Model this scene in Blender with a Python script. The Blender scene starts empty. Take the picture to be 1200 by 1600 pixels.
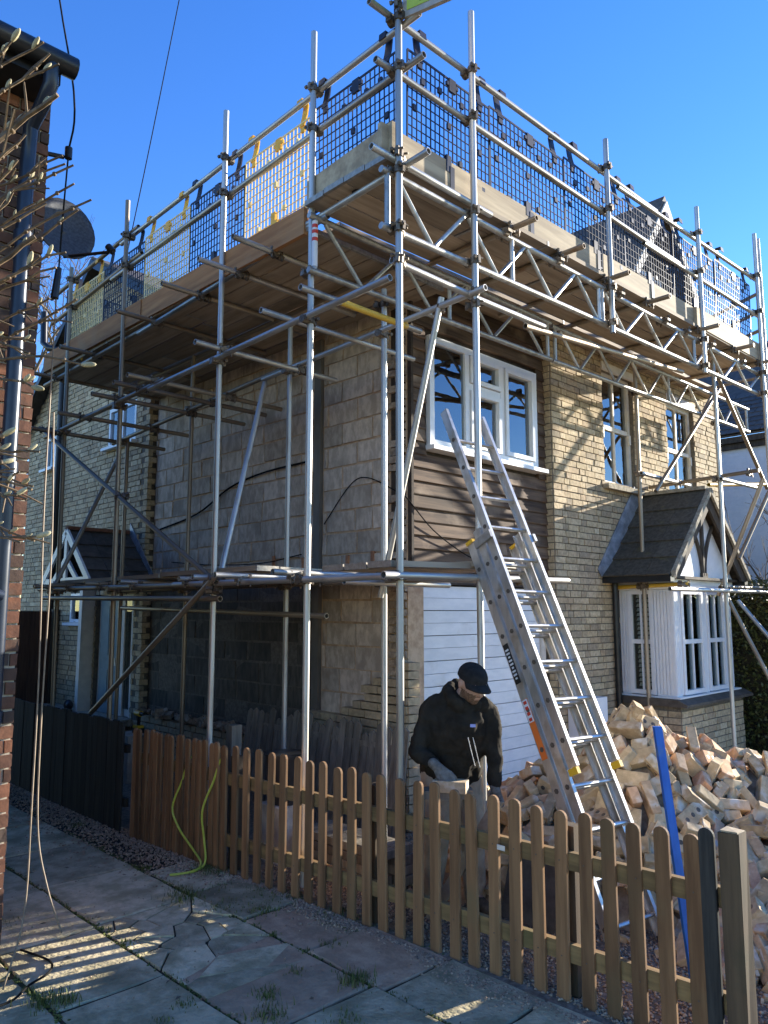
import bpy, bmesh, math, random
import numpy as np
from mathutils import Vector, Matrix, Quaternion
R_ = random.Random(7)
sc = bpy.context.scene
col = sc.collection
rad = math.radians
# ------------------------------------------------------------------ camera
CAM = Vector((-5.03, -4.84, 1.87)); HEAD = rad(45.6); PITCH = math.atan(155 / 1200)
cd = bpy.data.cameras.new('camera'); cam = bpy.data.objects.new('camera', cd); col.objects.link(cam)
cd.sensor_fit = 'HORIZONTAL'; cd.sensor_width = 36; cd.lens = 36; cd.clip_start = 0.05; cd.clip_end = 2000
cam.location = CAM; cam.rotation_euler = (math.pi / 2 + PITCH, 0, -(math.pi / 2 - HEAD)); sc.camera = cam
# ------------------------------------------------------------------ sky and sun
SUN_AZ, SUN_EL = rad(-12), rad(14.4)
sd = Vector((math.cos(SUN_EL) * math.cos(SUN_AZ), math.cos(SUN_EL) * math.sin(SUN_AZ), math.sin(SUN_EL)))
w = bpy.data.worlds.new('World'); sc.world = w; w.use_nodes = True
nt = w.node_tree; bg = nt.nodes['Background']; sky = nt.nodes.new('ShaderNodeTexSky')
sky.sky_type = 'NISHITA'; sky.sun_disc = False; sky.sun_elevation = SUN_EL
sky.sun_rotation = math.atan2(sd.x, sd.y)
sky.air_density = 1.0; sky.dust_density = 0.0; sky.ozone_density = 3.0; sky.altitude = 0
hv = nt.nodes.new('ShaderNodeHueSaturation'); hv.inputs['Hue'].default_value = .518; hv.inputs['Saturation'].default_value = 1.25; hv.inputs['Value'].default_value = .84
nt.links.new(sky.outputs[0], hv.inputs['Color']); nt.links.new(hv.outputs[0], bg.inputs[0]); bg.inputs[1].default_value = 0.15
sl = bpy.data.lights.new('sun', 'SUN'); sl.energy = 5.0; sl.angle = rad(0.5); sl.color = (1, 0.93, 0.80)
so = bpy.data.objects.new('sun', sl); col.objects.link(so); so.rotation_euler = sd.to_track_quat('Z', 'Y').to_euler()
so.location = (8, -8, 12)
vs = sc.view_settings; vs.view_transform = 'Standard'; vs.look = 'None'; vs.exposure = 1.72; vs.gamma = 1; vs.use_curve_mapping = False

# ------------------------------------------------------------------ materials
COOL = ('white_upvc', 'white_garage_door', 'white_painted_brickwork', 'blue_black_downpipe', 'blue_painted_bar', 'blue_grey_painted_door', 'lime_sign_face', 'lead_flashing', 'blue_white_logo', 'black_mesh_plastic', 'white_print', 'skin', 'galvanised_steel', 'ladder_aluminium', 'pale_toe_board_wood', 'loose_cream_brick')
def rgb(c): return (c[0], c[1], c[2], 1)
def mat(name, c1, c2, scale=(1, 1, 1), nscale=6, detail=6, rough=.85, metal=0, bump=.3, bscale=None, vary=.0, c3=None, s3=1.5, t3=.55,
        island=False, stops=None, rr=None, spec=.4, ior=None, blotch=.5, bd=.004):
    """colour noise between c1 and c2 (stretched by scale), optional stain colour c3, value change per object/island"""
    if name not in COOL: c1, c2, c3 = [None if c is None else (c[0] * 1.06, c[1] * .985, c[2] * .89) for c in (c1, c2, c3)]
    m = bpy.data.materials.new(name); m.use_nodes = True
    n = m.node_tree.nodes; L = m.node_tree.links; p = n['Principled BSDF']
    tc = n.new('ShaderNodeTexCoord'); oi = n.new('ShaderNodeObjectInfo'); mp = n.new('ShaderNodeMapping')
    mp.inputs['Scale'].default_value = scale
    mul = n.new('ShaderNodeMath'); mul.operation = 'MULTIPLY'; mul.inputs[1].default_value = 37
    rnd = oi.outputs['Random']
    if island:
        g = n.new('ShaderNodeNewGeometry'); ad = n.new('ShaderNodeMath'); ad.operation = 'ADD'
        fr = n.new('ShaderNodeMath'); fr.operation = 'FRACT'
        L.new(rnd, ad.inputs[0]); L.new(g.outputs['Random Per Island'], ad.inputs[1]); L.new(ad.outputs[0], fr.inputs[0]); rnd = fr.outputs[0]
    L.new(rnd, mul.inputs[0]); L.new(tc.outputs['Object'], mp.inputs['Vector']); L.new(mul.outputs[0], mp.inputs['Location'])
    nz = n.new('ShaderNodeTexNoise'); nz.inputs['Scale'].default_value = nscale; nz.inputs['Detail'].default_value = detail; nz.inputs['Roughness'].default_value = .62
    L.new(mp.outputs[0], nz.inputs['Vector'])
    cr = n.new('ShaderNodeValToRGB'); cr.color_ramp.elements[0].color = rgb(c1); cr.color_ramp.elements[1].color = rgb(c2)
    cr.color_ramp.elements[0].position = .5 - .25 * blotch; cr.color_ramp.elements[1].position = .5 + .25 * blotch
    L.new(nz.outputs['Fac'], cr.inputs[0]); out = cr.outputs[0]
    if stops:
        r2 = n.new('ShaderNodeValToRGB'); e = r2.color_ramp.elements
        for i, (q, c) in enumerate(stops):
            k = e[i] if i < 2 else e.new(q)
            k.position = q; k.color = rgb(c)
        L.new(rnd, r2.inputs[0])
        mx = n.new('ShaderNodeMix'); mx.data_type = 'RGBA'; mx.blend_type = 'MULTIPLY'; mx.inputs[0].default_value = 1
        L.new(r2.outputs[0], mx.inputs[6]); L.new(out, mx.inputs[7]); out = mx.outputs[2]
    if c3:
        n3 = n.new('ShaderNodeTexNoise'); n3.inputs['Scale'].default_value = s3; n3.inputs['Detail'].default_value = 5
        m3 = n.new('ShaderNodeMapping'); L.new(tc.outputs['Object'], m3.inputs['Vector']); L.new(mul.outputs[0], m3.inputs['Location']); L.new(m3.outputs[0], n3.inputs['Vector'])
        r3 = n.new('ShaderNodeValToRGB'); r3.color_ramp.elements[0].position = t3; r3.color_ramp.elements[1].position = min(1, t3 + .16)
        L.new(n3.outputs['Fac'], r3.inputs[0])
        mx = n.new('ShaderNodeMix'); mx.data_type = 'RGBA'; L.new(r3.outputs[0], mx.inputs[0]); L.new(out, mx.inputs[6]); mx.inputs[7].default_value = rgb(c3); out = mx.outputs[2]
    if vary:
        hs = n.new('ShaderNodeHueSaturation'); mr = n.new('ShaderNodeMapRange'); mr.inputs[3].default_value = 1 - vary; mr.inputs[4].default_value = 1 + vary
        L.new(rnd, mr.inputs[0]); L.new(mr.outputs[0], hs.inputs['Value']); L.new(out, hs.inputs['Color']); out = hs.outputs[0]
    L.new(out, p.inputs['Base Color'])
    p.inputs['Roughness'].default_value = rough; p.inputs['Metallic'].default_value = metal; p.inputs['Specular IOR Level'].default_value = spec
    if ior: p.inputs['IOR'].default_value = ior
    if rr:
        m2 = n.new('ShaderNodeMapRange'); m2.inputs[3].default_value = rr[0]; m2.inputs[4].default_value = rr[1]; L.new(nz.outputs['Fac'], m2.inputs[0]); L.new(m2.outputs[0], p.inputs['Roughness'])
    if bump:
        b = n.new('ShaderNodeBump'); b.inputs['Strength'].default_value = bump; b.inputs['Distance'].default_value = bd
        if bscale:
            nb = n.new('ShaderNodeTexNoise'); nb.inputs['Scale'].default_value = bscale; nb.inputs['Detail'].default_value = 4; L.new(mp.outputs[0], nb.inputs['Vector']); L.new(nb.outputs['Fac'], b.inputs['Height'])
        else: L.new(nz.outputs['Fac'], b.inputs['Height'])
        L.new(b.outputs[0], p.inputs['Normal'])
    return m
def glass(name, tint, k):
    m = bpy.data.materials.new(name); m.use_nodes = True; n = m.node_tree.nodes; L = m.node_tree.links
    n.clear(); o = n.new('ShaderNodeOutputMaterial'); mx = n.new('ShaderNodeMixShader'); t = n.new('ShaderNodeBsdfTransparent'); g = n.new('ShaderNodeBsdfGlossy')
    t.inputs[0].default_value = rgb(tint); g.inputs['Roughness'].default_value = .01; g.inputs[0].default_value = (.95, .97, 1, 1)
    f = n.new('ShaderNodeFresnel'); f.inputs[0].default_value = k
    nz = n.new('ShaderNodeTexNoise'); nz.inputs['Scale'].default_value = 2.2; tc = n.new('ShaderNodeTexCoord'); b = n.new('ShaderNodeBump'); b.inputs['Strength'].default_value = .03; b.inputs['Distance'].default_value = .05
    L.new(tc.outputs['Object'], nz.inputs['Vector']); L.new(nz.outputs['Fac'], b.inputs['Height']); L.new(b.outputs[0], g.inputs['Normal'])
    L.new(f.outputs[0], mx.inputs[0]); L.new(t.outputs[0], mx.inputs[1]); L.new(g.outputs[0], mx.inputs[2]); L.new(mx.outputs[0], o.inputs[0])
    return m
M = {}
M['steel'] = mat('galvanised_steel', (.36, .345, .32), (.54, .525, .49), (1, 1, .25), 14, rough=.42, metal=.75, bump=.08, vary=.22, c3=(.27, .235, .19), s3=7, t3=.57, rr=(.34, .6))
M['steel_old'] = mat('weathered_steel', (.22, .18, .14), (.35, .31, .25), (1, 1, .2), 12, rough=.5, metal=.6, bump=.12, vary=.25, c3=(.22, .13, .07), s3=7, t3=.6)
M['yellow_tube'] = mat('yellow_painted_tube', (.55, .36, .04), (.62, .45, .08), (1, 1, .3), 10, rough=.5, bump=.1, c3=(.35, .33, .3), s3=9, t3=.58)
M['coupler'] = mat('rusty_coupler_steel', (.10, .085, .07), (.22, .19, .16), nscale=40, rough=.55, metal=.6, bump=.3, vary=.3)
M['alu'] = mat('ladder_aluminium', (.50, .48, .44), (.66, .64, .60), (1, 1, .3), 16, rough=.38, metal=.8, bump=.06, c3=(.42, .37, .29), s3=8, t3=.56, rr=(.3, .5))
M['dark_plug'] = mat('dark_rung_end', (.08, .07, .06), (.15, .13, .11), nscale=60, rough=.6, metal=.3)
def wood(nm, c1, c2, ax, c3=None, vary=.2, rough=.8, ns=9, t3=.58):
    s = [1, 1, 1]; s[ax] = .07
    return mat(nm, c1, c2, s, ns * 3, rough=rough, bump=.35, vary=vary, c3=c3, s3=2.2, t3=t3, detail=8)
M['board_x'] = wood('scaffold_board_wood', (.275, .222, .165), (.41, .345, .27), 0, (.20, .17, .135), vary=.28, ns=5)
M['board_y'] = wood('scaffold_board_wood_y', (.275, .222, .16), (.40, .338, .262), 1, (.195, .165, .13), vary=.28, ns=5)
M['toe_x'] = wood('pale_toe_board_wood', (.26, .20, .13), (.42, .335, .22), 0, (.22, .17, .115), ns=4)
M['toe_y'] = wood('orange_toe_board_wood', (.25, .115, .045), (.40, .205, .085), 1, (.31, .18, .09), ns=5)
M['steel_band'] = mat('board_end_band', (.25, .24, .22), (.36, .35, .33), nscale=30, rough=.5, metal=.6)
M['siding'] = wood('weathered_brown_weatherboard', (.05, .031, .022), (.14, .095, .065), 0, (.27, .21, .16), vary=.35, rough=.85, t3=.56, ns=6)
M['siding_frame'] = mat('dark_brown_timber', (.035, .026, .02), (.06, .045, .035), nscale=20)
M['picket'] = wood('new_picket_timber', (.145, .078, .036), (.285, .165, .08), 2, (.185, .125, .06), vary=.34, ns=5)
M['rail'] = wood('fence_rail_timber', (.16, .105, .045), (.26, .175, .075), 1, (.12, .11, .042), vary=.12)
M['post'] = wood('weathered_gatepost_timber', (.045, .032, .02), (.10, .074, .045), 2, (.045, .045, .026), vary=.08, ns=5)
M['black_wood'] = wood('blackened_timber', (.018, .02, .02), (.05, .052, .05), 2, (.07, .07, .065), vary=.2)
M['dark_fence'] = wood('dark_stained_fence_board', (.012, .013, .012), (.03, .03, .027), 2, vary=.3)
M['gate'] = wood('red_brown_gate_board', (.06, .03, .02), (.10, .055, .035), 2, vary=.15)
M['grey_wood'] = wood('old_grey_paling', (.12, .11, .09), (.22, .20, .17), 2, vary=.25)
BR = [(0, (.42, .355, .245)), (.25, (.56, .48, .34)), (.5, (.46, .38, .27)), (.7, (.63, .55, .405)), (.85, (.35, .305, .235)), (1, (.50, .40, .28))]
M['brick'] = mat('gault_brick', (.72, .7, .66), (1.05, 1.03, 1), nscale=26, rough=.93, bump=.7, island=True, stops=BR, c3=(.12, .115, .10), s3=3.0, t3=.62, detail=8)
BR2 = [(0, (.50, .35, .19)), (.3, (.66, .49, .29)), (.5, (.54, .30, .17)), (.6, (.70, .53, .32)), (.8, (.42, .31, .19)), (.92, (.62, .37, .23)), (1, (.56, .42, .26))]
M['loose_brick'] = mat('loose_cream_brick', (.75, .72, .68), (1.05, 1.03, 1), nscale=18, rough=.93, bump=.7, island=True, stops=BR2, c3=(.60, .54, .45), s3=9, t3=.54, detail=9, bd=.009)
M['pale_brick'] = mat('pale_yellow_brick', (.75, .72, .68), (1.05, 1.03, 1), nscale=22, rough=.93, bump=.6, island=True, stops=[(0, (.40, .33, .22)), (.5, (.47, .40, .28)), (1, (.36, .30, .22))])
M['mortar'] = mat('dirty_mortar', (.10, .092, .078), (.17, .155, .13), nscale=30, rough=.95, bump=.6)
M['ragged'] = mat('ragged_rubble_mortar', (.22, .17, .13), (.42, .35, .28), nscale=18, rough=.95, bump=.9, island=True, vary=.2)
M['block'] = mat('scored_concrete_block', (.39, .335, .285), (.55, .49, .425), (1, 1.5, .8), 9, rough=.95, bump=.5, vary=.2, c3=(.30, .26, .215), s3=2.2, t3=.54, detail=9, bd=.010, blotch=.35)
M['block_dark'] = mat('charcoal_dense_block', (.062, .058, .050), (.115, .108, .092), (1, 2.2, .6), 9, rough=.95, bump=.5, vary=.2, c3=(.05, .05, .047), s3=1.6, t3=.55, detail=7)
M['block_mortar'] = mat('block_joint_mortar', (.40, .285, .195), (.56, .43, .31), nscale=14, rough=.95, bump=.8)
M['terracotta'] = mat('red_clay_tile_slip', (.34, .15, .08), (.44, .23, .13), nscale=20, rough=.9, vary=.2)
M['red_brick'] = mat('red_stock_brick', (.75, .72, .7), (1.1, 1.05, 1), nscale=20, rough=.92, bump=.8, island=True, detail=8,
                     stops=[(0, (.11, .062, .048)), (.3, (.19, .088, .056)), (.5, (.07, .05, .043)), (.8, (.22, .10, .06)), (.9, (.06, .045, .04)), (1, (.12, .08, .065))], c3=(.09, .075, .065), s3=4, t3=.58)
M['white_mortar'] = mat('pale_lime_mortar', (.34, .32, .28), (.5, .47, .42), nscale=25, rough=.95, bump=.6)
M['upvc'] = mat('white_upvc', (.74, .75, .76), (.80, .80, .80), nscale=8, rough=.35, bump=0, c3=(.66, .64, .6), s3=3, t3=.66)
M['garage'] = mat('white_garage_door', (.70, .71, .72), (.79, .79, .79), (1, 1, 3), 5, rough=.5, bump=.05, c3=(.56, .54, .50), s3=2.4, t3=.58, vary=.04)
M['trim'] = mat('off_white_trim', (.62, .60, .56), (.72, .70, .66), nscale=10, rough=.6, bump=.1)
M['render'] = mat('white_painted_brickwork', (.72, .73, .74), (.80, .80, .80), nscale=9, rough=.8, bump=.2)
M['glass'] = glass('window_glass', (.85, .9, .9), 2.3)
M['glass_bay'] = glass('bay_window_glass', (.8, .86, .86), 1.6)
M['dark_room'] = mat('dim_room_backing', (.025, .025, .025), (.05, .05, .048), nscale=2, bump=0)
M['curtain'] = mat('grey_curtain', (.22, .22, .2), (.34, .34, .31), (14, 14, .4), 3, bump=.2)
M['lead'] = mat('lead_flashing', (.20, .21, .23), (.36, .37, .39), nscale=9, rough=.55, metal=.4, bump=.4)
M['tile'] = mat('mossy_concrete_tile', (.055, .052, .045), (.10, .095, .08), nscale=24, rough=.9, bump=.6, vary=.15, c3=(.12, .115, .06), s3=7, t3=.62)
M['tile_edge'] = mat('lichened_verge_mortar', (.22, .20, .16), (.40, .38, .32), nscale=22, rough=.95, bump=.9)
M['slate'] = mat('dark_slate', (.065, .055, .047), (.105, .092, .08), nscale=12, rough=.7, bump=.3, vary=.2)
M['ridge'] = mat('red_ridge_tile', (.16, .075, .05), (.22, .11, .075), nscale=15, rough=.85)
M['black_pvc'] = mat('black_plastic', (.012, .013, .015), (.02, .021, .024), nscale=10, rough=.35, bump=.05)
M['navy_pvc'] = mat('blue_black_downpipe', (.014, .02, .034), (.022, .03, .05), nscale=8, rough=.3, bump=.05)
M['grey_pipe'] = mat('grey_brown_channel', (.11, .105, .095), (.16, .15, .14), (1, 1, .3), 8, rough=.6, bump=.1)
M['guard_black'] = mat('black_mesh_plastic', (.012, .012, .022), (.022, .022, .036), nscale=10, rough=.45, bump=0)
M['guard_yellow'] = mat('yellow_mesh_plastic', (.70, .38, .02), (.80, .48, .04), nscale=12, rough=.45, bump=0)
M['sign_green'] = mat('lime_sign_face', (.42, .52, .04), (.46, .56, .06), nscale=5, rough=.4, bump=0)
M['sign_rim'] = mat('grey_sign_rim', (.3, .3, .29), (.4, .4, .39), nscale=9, rough=.5, bump=0)
M['print_dark'] = mat('dark_print', (.03, .04, .02), (.04, .05, .03), bump=0, rough=.5)
M['print_white'] = mat('white_print', (.7, .7, .7), (.78, .78, .78), bump=0, rough=.5)
M['print_red'] = mat('red_print', (.55, .05, .03), (.62, .07, .04), bump=0, rough=.45)
M['print_orange'] = mat('orange_print', (.7, .16, .03), (.78, .2, .04), bump=0, rough=.45)
M['teal'] = mat('blue_grey_painted_door', (.16, .22, .24), (.20, .27, .29), nscale=8, rough=.5, bump=.05)
M['half_timber'] = mat('dark_half_timber', (.05, .04, .032), (.09, .075, .06), (1, 1, .2), 20, bump=.3)
M['paving'] = mat('worn_paving_slab', (.34, .315, .20), (.54, .49, .34), nscale=7, rough=.92, bump=.9, vary=.26, c3=(.22, .205, .125), s3=2.6, t3=.52, detail=12, bscale=38, bd=.012, blotch=.35)
M['paving_red'] = mat('reddish_paving_slab', (.34, .24, .16), (.47, .35, .24), nscale=7, rough=.92, bump=.7, vary=.1, c3=(.27, .22, .15), s3=2.6, t3=.55, detail=12, bscale=38, bd=.012, blotch=.35)
M['soil'] = mat('dark_joint_soil', (.022, .02, .013), (.06, .052, .034), nscale=18, rough=1, bump=1.2, c3=(.04, .055, .018), s3=2.5, t3=.55)
M['drive'] = mat('gravelly_soil', (.13, .105, .08), (.26, .22, .17), nscale=30, rough=1, bump=1.2, c3=(.10, .085, .065), s3=1.4, t3=.55)
M['pebble'] = mat('mixed_pebble', (1.05, .95, .85), (1.35, 1.25, 1.1), nscale=30, rough=.85, bump=.2, island=True, stops=[(0, (.16, .12, .09)), (.3, (.32, .27, .21)), (.6, (.23, .19, .16)), (.85, (.44, .38, .30)), (1, (.14, .12, .11))])
M['dust'] = mat('rubble_core', (.22, .17, .12), (.38, .31, .23), nscale=16, rough=1, bump=1)
M['grass'] = mat('weedy_grass', (.06, .085, .018), (.13, .15, .035), nscale=6, rough=.7, bump=0, island=True, vary=.35)
M['hedge'] = mat('hedge_leaf', (.045, .06, .016), (.11, .115, .03), nscale=4, rough=.5, bump=0, island=True, vary=.45, c3=(.16, .12, .03), s3=2, t3=.62)
M['bark'] = mat('grey_brown_bark', (.10, .08, .06), (.18, .15, .115), (1, 1, .4), 20, rough=.9, bump=.4)
M['twig'] = mat('magnolia_twig', (.065, .046, .028), (.155, .112, .068), nscale=30, rough=.7, bump=.3, vary=.2)
M['bud'] = mat('furry_bud', (.27, .25, .16), (.40, .38, .26), nscale=40, rough=.9, bump=.5, vary=.2)
M['cable'] = mat('black_cable', (.012, .012, .013), (.02, .02, .02), bump=0, rough=.9, spec=.05)
M['guard_pale'] = mat('pale_yellow_mesh_plastic', (.76, .60, .26), (.84, .70, .38), nscale=12, rough=.45, bump=0)
M['pale_cable'] = mat('dusty_beige_cable', (.17, .13, .09), (.26, .2, .14), nscale=20, bump=.1, rough=.6)
M['hose'] = mat('lime_hose', (.40, .47, .06), (.50, .56, .10), nscale=20, bump=.05, rough=.4)
M['blue'] = mat('blue_painted_bar', (.012, .10, .42), (.02, .14, .52), (1, 1, .2), 16, rough=.4, bump=.1, c3=(.10, .18, .32), s3=9, t3=.62)
M['drill_yellow'] = mat('tool_yellow', (.62, .38, .02), (.7, .44, .03), bump=0, rough=.4)
M['dish'] = mat('dark_dish_mesh', (.05, .055, .068), (.09, .10, .12), nscale=60, rough=.6, bump=.2, metal=.3)
M['skin'] = mat('skin', (.42, .24, .17), (.52, .31, .22), nscale=14, rough=.55, bump=.1)
M['beard'] = mat('short_brown_beard', (.10, .06, .04), (.20, .12, .075), nscale=90, rough=.9, bump=.8)
M['hoodie'] = mat('black_hooded_sweatshirt', (.018, .0155, .0125), (.034, .030, .024), nscale=10, rough=.95, bump=.3, bscale=160, spec=.15)
M['cap'] = mat('black_baseball_cap', (.014, .0135, .013), (.026, .025, .024), nscale=20, rough=.85, bump=.2, bscale=200, spec=.2)
M['trousers'] = mat('beige_work_trousers', (.30, .25, .19), (.42, .36, .28), nscale=9, rough=.9, bump=.3, bscale=60)
M['boot'] = mat('brown_work_boot', (.06, .045, .03), (.12, .09, .06), nscale=15, rough=.8, bump=.3)
M['glove'] = mat('dark_grey_glove', (.09, .085, .08), (.17, .165, .155), nscale=30, rough=.85, bump=.4)
M['logo'] = mat('blue_white_logo', (.3, .32, .6), (.4, .42, .7), bump=0)
M['galv_bin'] = mat('black_bin_plastic', (.02, .021, .022), (.04, .04, .042), nscale=8, rough=.35, bump=.05)

# ------------------------------------------------------------------ builders
WL = {}
def linkobj(name, data, m, parent, loc):
    o = bpy.data.objects.new(name, data); col.objects.link(o)
    if m is not None and data is not None and not data.materials: data.materials.append(m)
    WL[o] = Vector(loc)
    if parent is not None: o.parent = parent; o.location = Vector(loc) - WL[parent]
    else: o.location = loc
    return o
def thing(name, label, cat, loc=(0, 0, 0), group=None):
    o = linkobj(name, None, None, None, loc); o.empty_display_size = .2
    return tag(o, label, cat, group)
def tag(o, label=None, cat=None, group=None, kind=None):
    if label: o['label'] = label
    if cat: o['category'] = cat
    if group: o['group'] = group
    if kind: o['kind'] = kind
    return o
class MB:
    def __init__(s): s.v = []; s.f = []
    def add(s, v, f):
        b = len(s.v); s.v += [tuple(q) for q in v]; s.f += [tuple(i + b for i in q) for q in f]; return s
    def box(s, x0, x1, y0, y1, z0, z1, j=0, skip=None):
        v = [(x, y, z) for z in (z0, z1) for x, y in ((x0, y0), (x1, y0), (x1, y1), (x0, y1))]
        if j: v = [tuple(c + R_.uniform(-j, j) for c in q) for q in v]
        f = [(3, 2, 1, 0), (4, 5, 6, 7), (0, 1, 5, 4), (1, 2, 6, 5), (2, 3, 7, 6), (3, 0, 4, 7)]
        if skip is not None: f = [q for i, q in enumerate(f) if i not in skip]
        return s.add(v, f)
    def obox(s, c, ax, ay, az):
        """box centred at c with half-extent vectors"""
        c, ax, ay, az = map(Vector, (c, ax, ay, az))
        v = [c + ax * i + ay * j + az * k for k in (-1, 1) for i, j in ((-1, -1), (1, -1), (1, 1), (-1, 1))]
        return s.add(v, [(3, 2, 1, 0), (4, 5, 6, 7), (0, 1, 5, 4), (1, 2, 6, 5), (2, 3, 7, 6), (3, 0, 4, 7)])
    def tube(s, pts, r, n=8, cap=True, flat=1):
        pts = [Vector(p) for p in pts]; rs = r if isinstance(r, (list, tuple)) else [r] * len(pts)
        b = len(s.v); up = None
        for i, p in enumerate(pts):
            t = (pts[min(i + 1, len(pts) - 1)] - pts[max(i - 1, 0)]).normalized()
            if up is None: up = Vector((0, 0, 1)) if abs(t.z) < .9 else Vector((1, 0, 0))
            a = t.cross(up).normalized(); c = a.cross(t); up = c
            for k in range(n):
                q = 2 * math.pi * k / n; s.v.append(tuple(p + (a * math.cos(q) + c * math.sin(q) * flat) * rs[i]))
        for i in range(len(pts) - 1):
            for k in range(n):
                s.f.append((b + i * n + k, b + i * n + (k + 1) % n, b + (i + 1) * n + (k + 1) % n, b + (i + 1) * n + k))
        if cap:
            s.f.append(tuple(b + k for k in range(n))[::-1]); s.f.append(tuple(b + (len(pts) - 1) * n + k for k in range(n)))
        return s
    def prism(s, poly, d):
        """poly: list of 3d points, extruded by vector d"""
        n = len(poly); d = Vector(d); v = [Vector(p) for p in poly] + [Vector(p) + d for p in poly]
        return s.add(v, [tuple(range(n))[::-1], tuple(range(n, 2 * n))] + [(i, (i + 1) % n, n + (i + 1) % n, n + i) for i in range(n)])
    def ell(s, c, r, rot=None, nu=8, nv=6):
        b = []; c = Vector(c)
        for i in range(1, nv):
            t = math.pi * i / nv
            for k in range(nu):
                p = 2 * math.pi * k / nu; q = Vector((r[0] * math.sin(t) * math.cos(p), r[1] * math.sin(t) * math.sin(p), r[2] * math.cos(t)))
                b.append(c + (rot @ q if rot else q))
        top = Vector((0, 0, r[2])); b.append(c + (rot @ top if rot else top)); b.append(c - (rot @ top if rot else top))
        f = []
        for i in range(nv - 2):
            for k in range(nu): f.append((i * nu + k, (i + 1) * nu + k, (i + 1) * nu + (k + 1) % nu, i * nu + (k + 1) % nu))
        T = (nv - 1) * nu
        for k in range(nu): f.append((T, k, (k + 1) % nu)); f.append((T + 1, (nv - 2) * nu + (k + 1) % nu, (nv - 2) * nu + k))
        return s.add(b, f)
    def mesh(s, name, origin, smooth=False):
        me = bpy.data.meshes.new(name); o = origin
        me.from_pydata([(x - o[0], y - o[1], z - o[2]) for x, y, z in s.v], [], s.f)
        if smooth: me.shade_smooth()
        me.update(); return me
    def build(s, name, m, parent=None, smooth=False, origin=None):
        a = np.array(s.v); o = origin or Vector(((a.min(0) + a.max(0)) / 2).tolist())
        if origin is None and parent is None: o.z = float(a[:, 2].min())
        ob = linkobj(name, s.mesh(name, o, smooth), m, parent, o)
        if smooth: autosmooth(ob.data)
        return ob
def autosmooth(me, ang=40):
    bm = bmesh.new(); bm.from_mesh(me); bmesh.ops.recalc_face_normals(bm, faces=bm.faces)
    for e in bm.edges:
        if len(e.link_faces) == 2 and e.calc_face_angle(0) > rad(ang): e.smooth = False
    bm.to_mesh(me); bm.free()
def B(*a, **k): return MB().box(*a, **k)
def place(name, me, m, parent, loc, rot=None, scale=None):
    o = linkobj(name, me, m, parent, loc)
    if rot is not None: o.rotation_mode = 'QUATERNION'; o.rotation_quaternion = rot
    if scale is not None: o.scale = scale
    return o
def near(p): return (Vector(p) - CAM).length
# a unit scaffold tube (open ends, wall thickness) along z, shared
def tube_mesh(name, m, n=14):
    mb = MB(); r0, r1 = .02415, .0195; v = []
    for z, r in ((-.5, r0), (.5, r0), (.5, r1), (-.5, r1)):
        for k in range(n): a = 2 * math.pi * k / n; v.append((r * math.cos(a), r * math.sin(a), z))
    f = [(i * n + k, i * n + (k + 1) % n, ((i + 1) % 4) * n + (k + 1) % n, ((i + 1) % 4) * n + k) for i in range(4) for k in range(n)]
    me = mb.add(v, f).mesh(name, (0, 0, 0), True); me.materials.append(m); autosmooth(me, 50); return me
TUBE = {k: tube_mesh(k, M[k]) for k in ('steel', 'steel_old', 'yellow_tube')}
def pole(name, p, q, parent, kind='steel', s=1, label=None):
    p, q = Vector(p), Vector(q); d = q - p
    o = place(name, TUBE[kind], None, parent, (p + q) / 2, d.to_track_quat('Z', 'Y'), (s, s, d.length))
    if label: o['label'] = label
    return o
cm = MB(); cm.tube([(0, 0, -.026), (0, 0, .026)], .033, 10); cm.tube([(.058 - .026, .0, 0), (.058 + .026, 0, 0)], .033, 10)
cm.box(-.05, -.028, -.012, .012, -.03, .03); cm.tube([(-.04, -.045, .012), (-.04, .045, .012)], .008, 6); cm.tube([(-.04, .03, .012), (-.04, .048, .012)], .015, 6)
cm.tube([(.058, -.05, .03), (.058, .05, .03)], .008, 6); cm.box(.03, .08, .028, .046, -.02, .02)
COUP = cm.mesh('coupler', (0, 0, 0), False); COUP.materials.append(M['coupler'])
def coupler(p, parent, yaw=0, tilt=0):
    q = Quaternion((0, 0, 1), yaw + R_.uniform(-.15, .15)) @ Quaternion((1, 0, 0), tilt + R_.uniform(-.1, .1))
    return place('coupler', COUP, None, parent, p, q)

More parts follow.
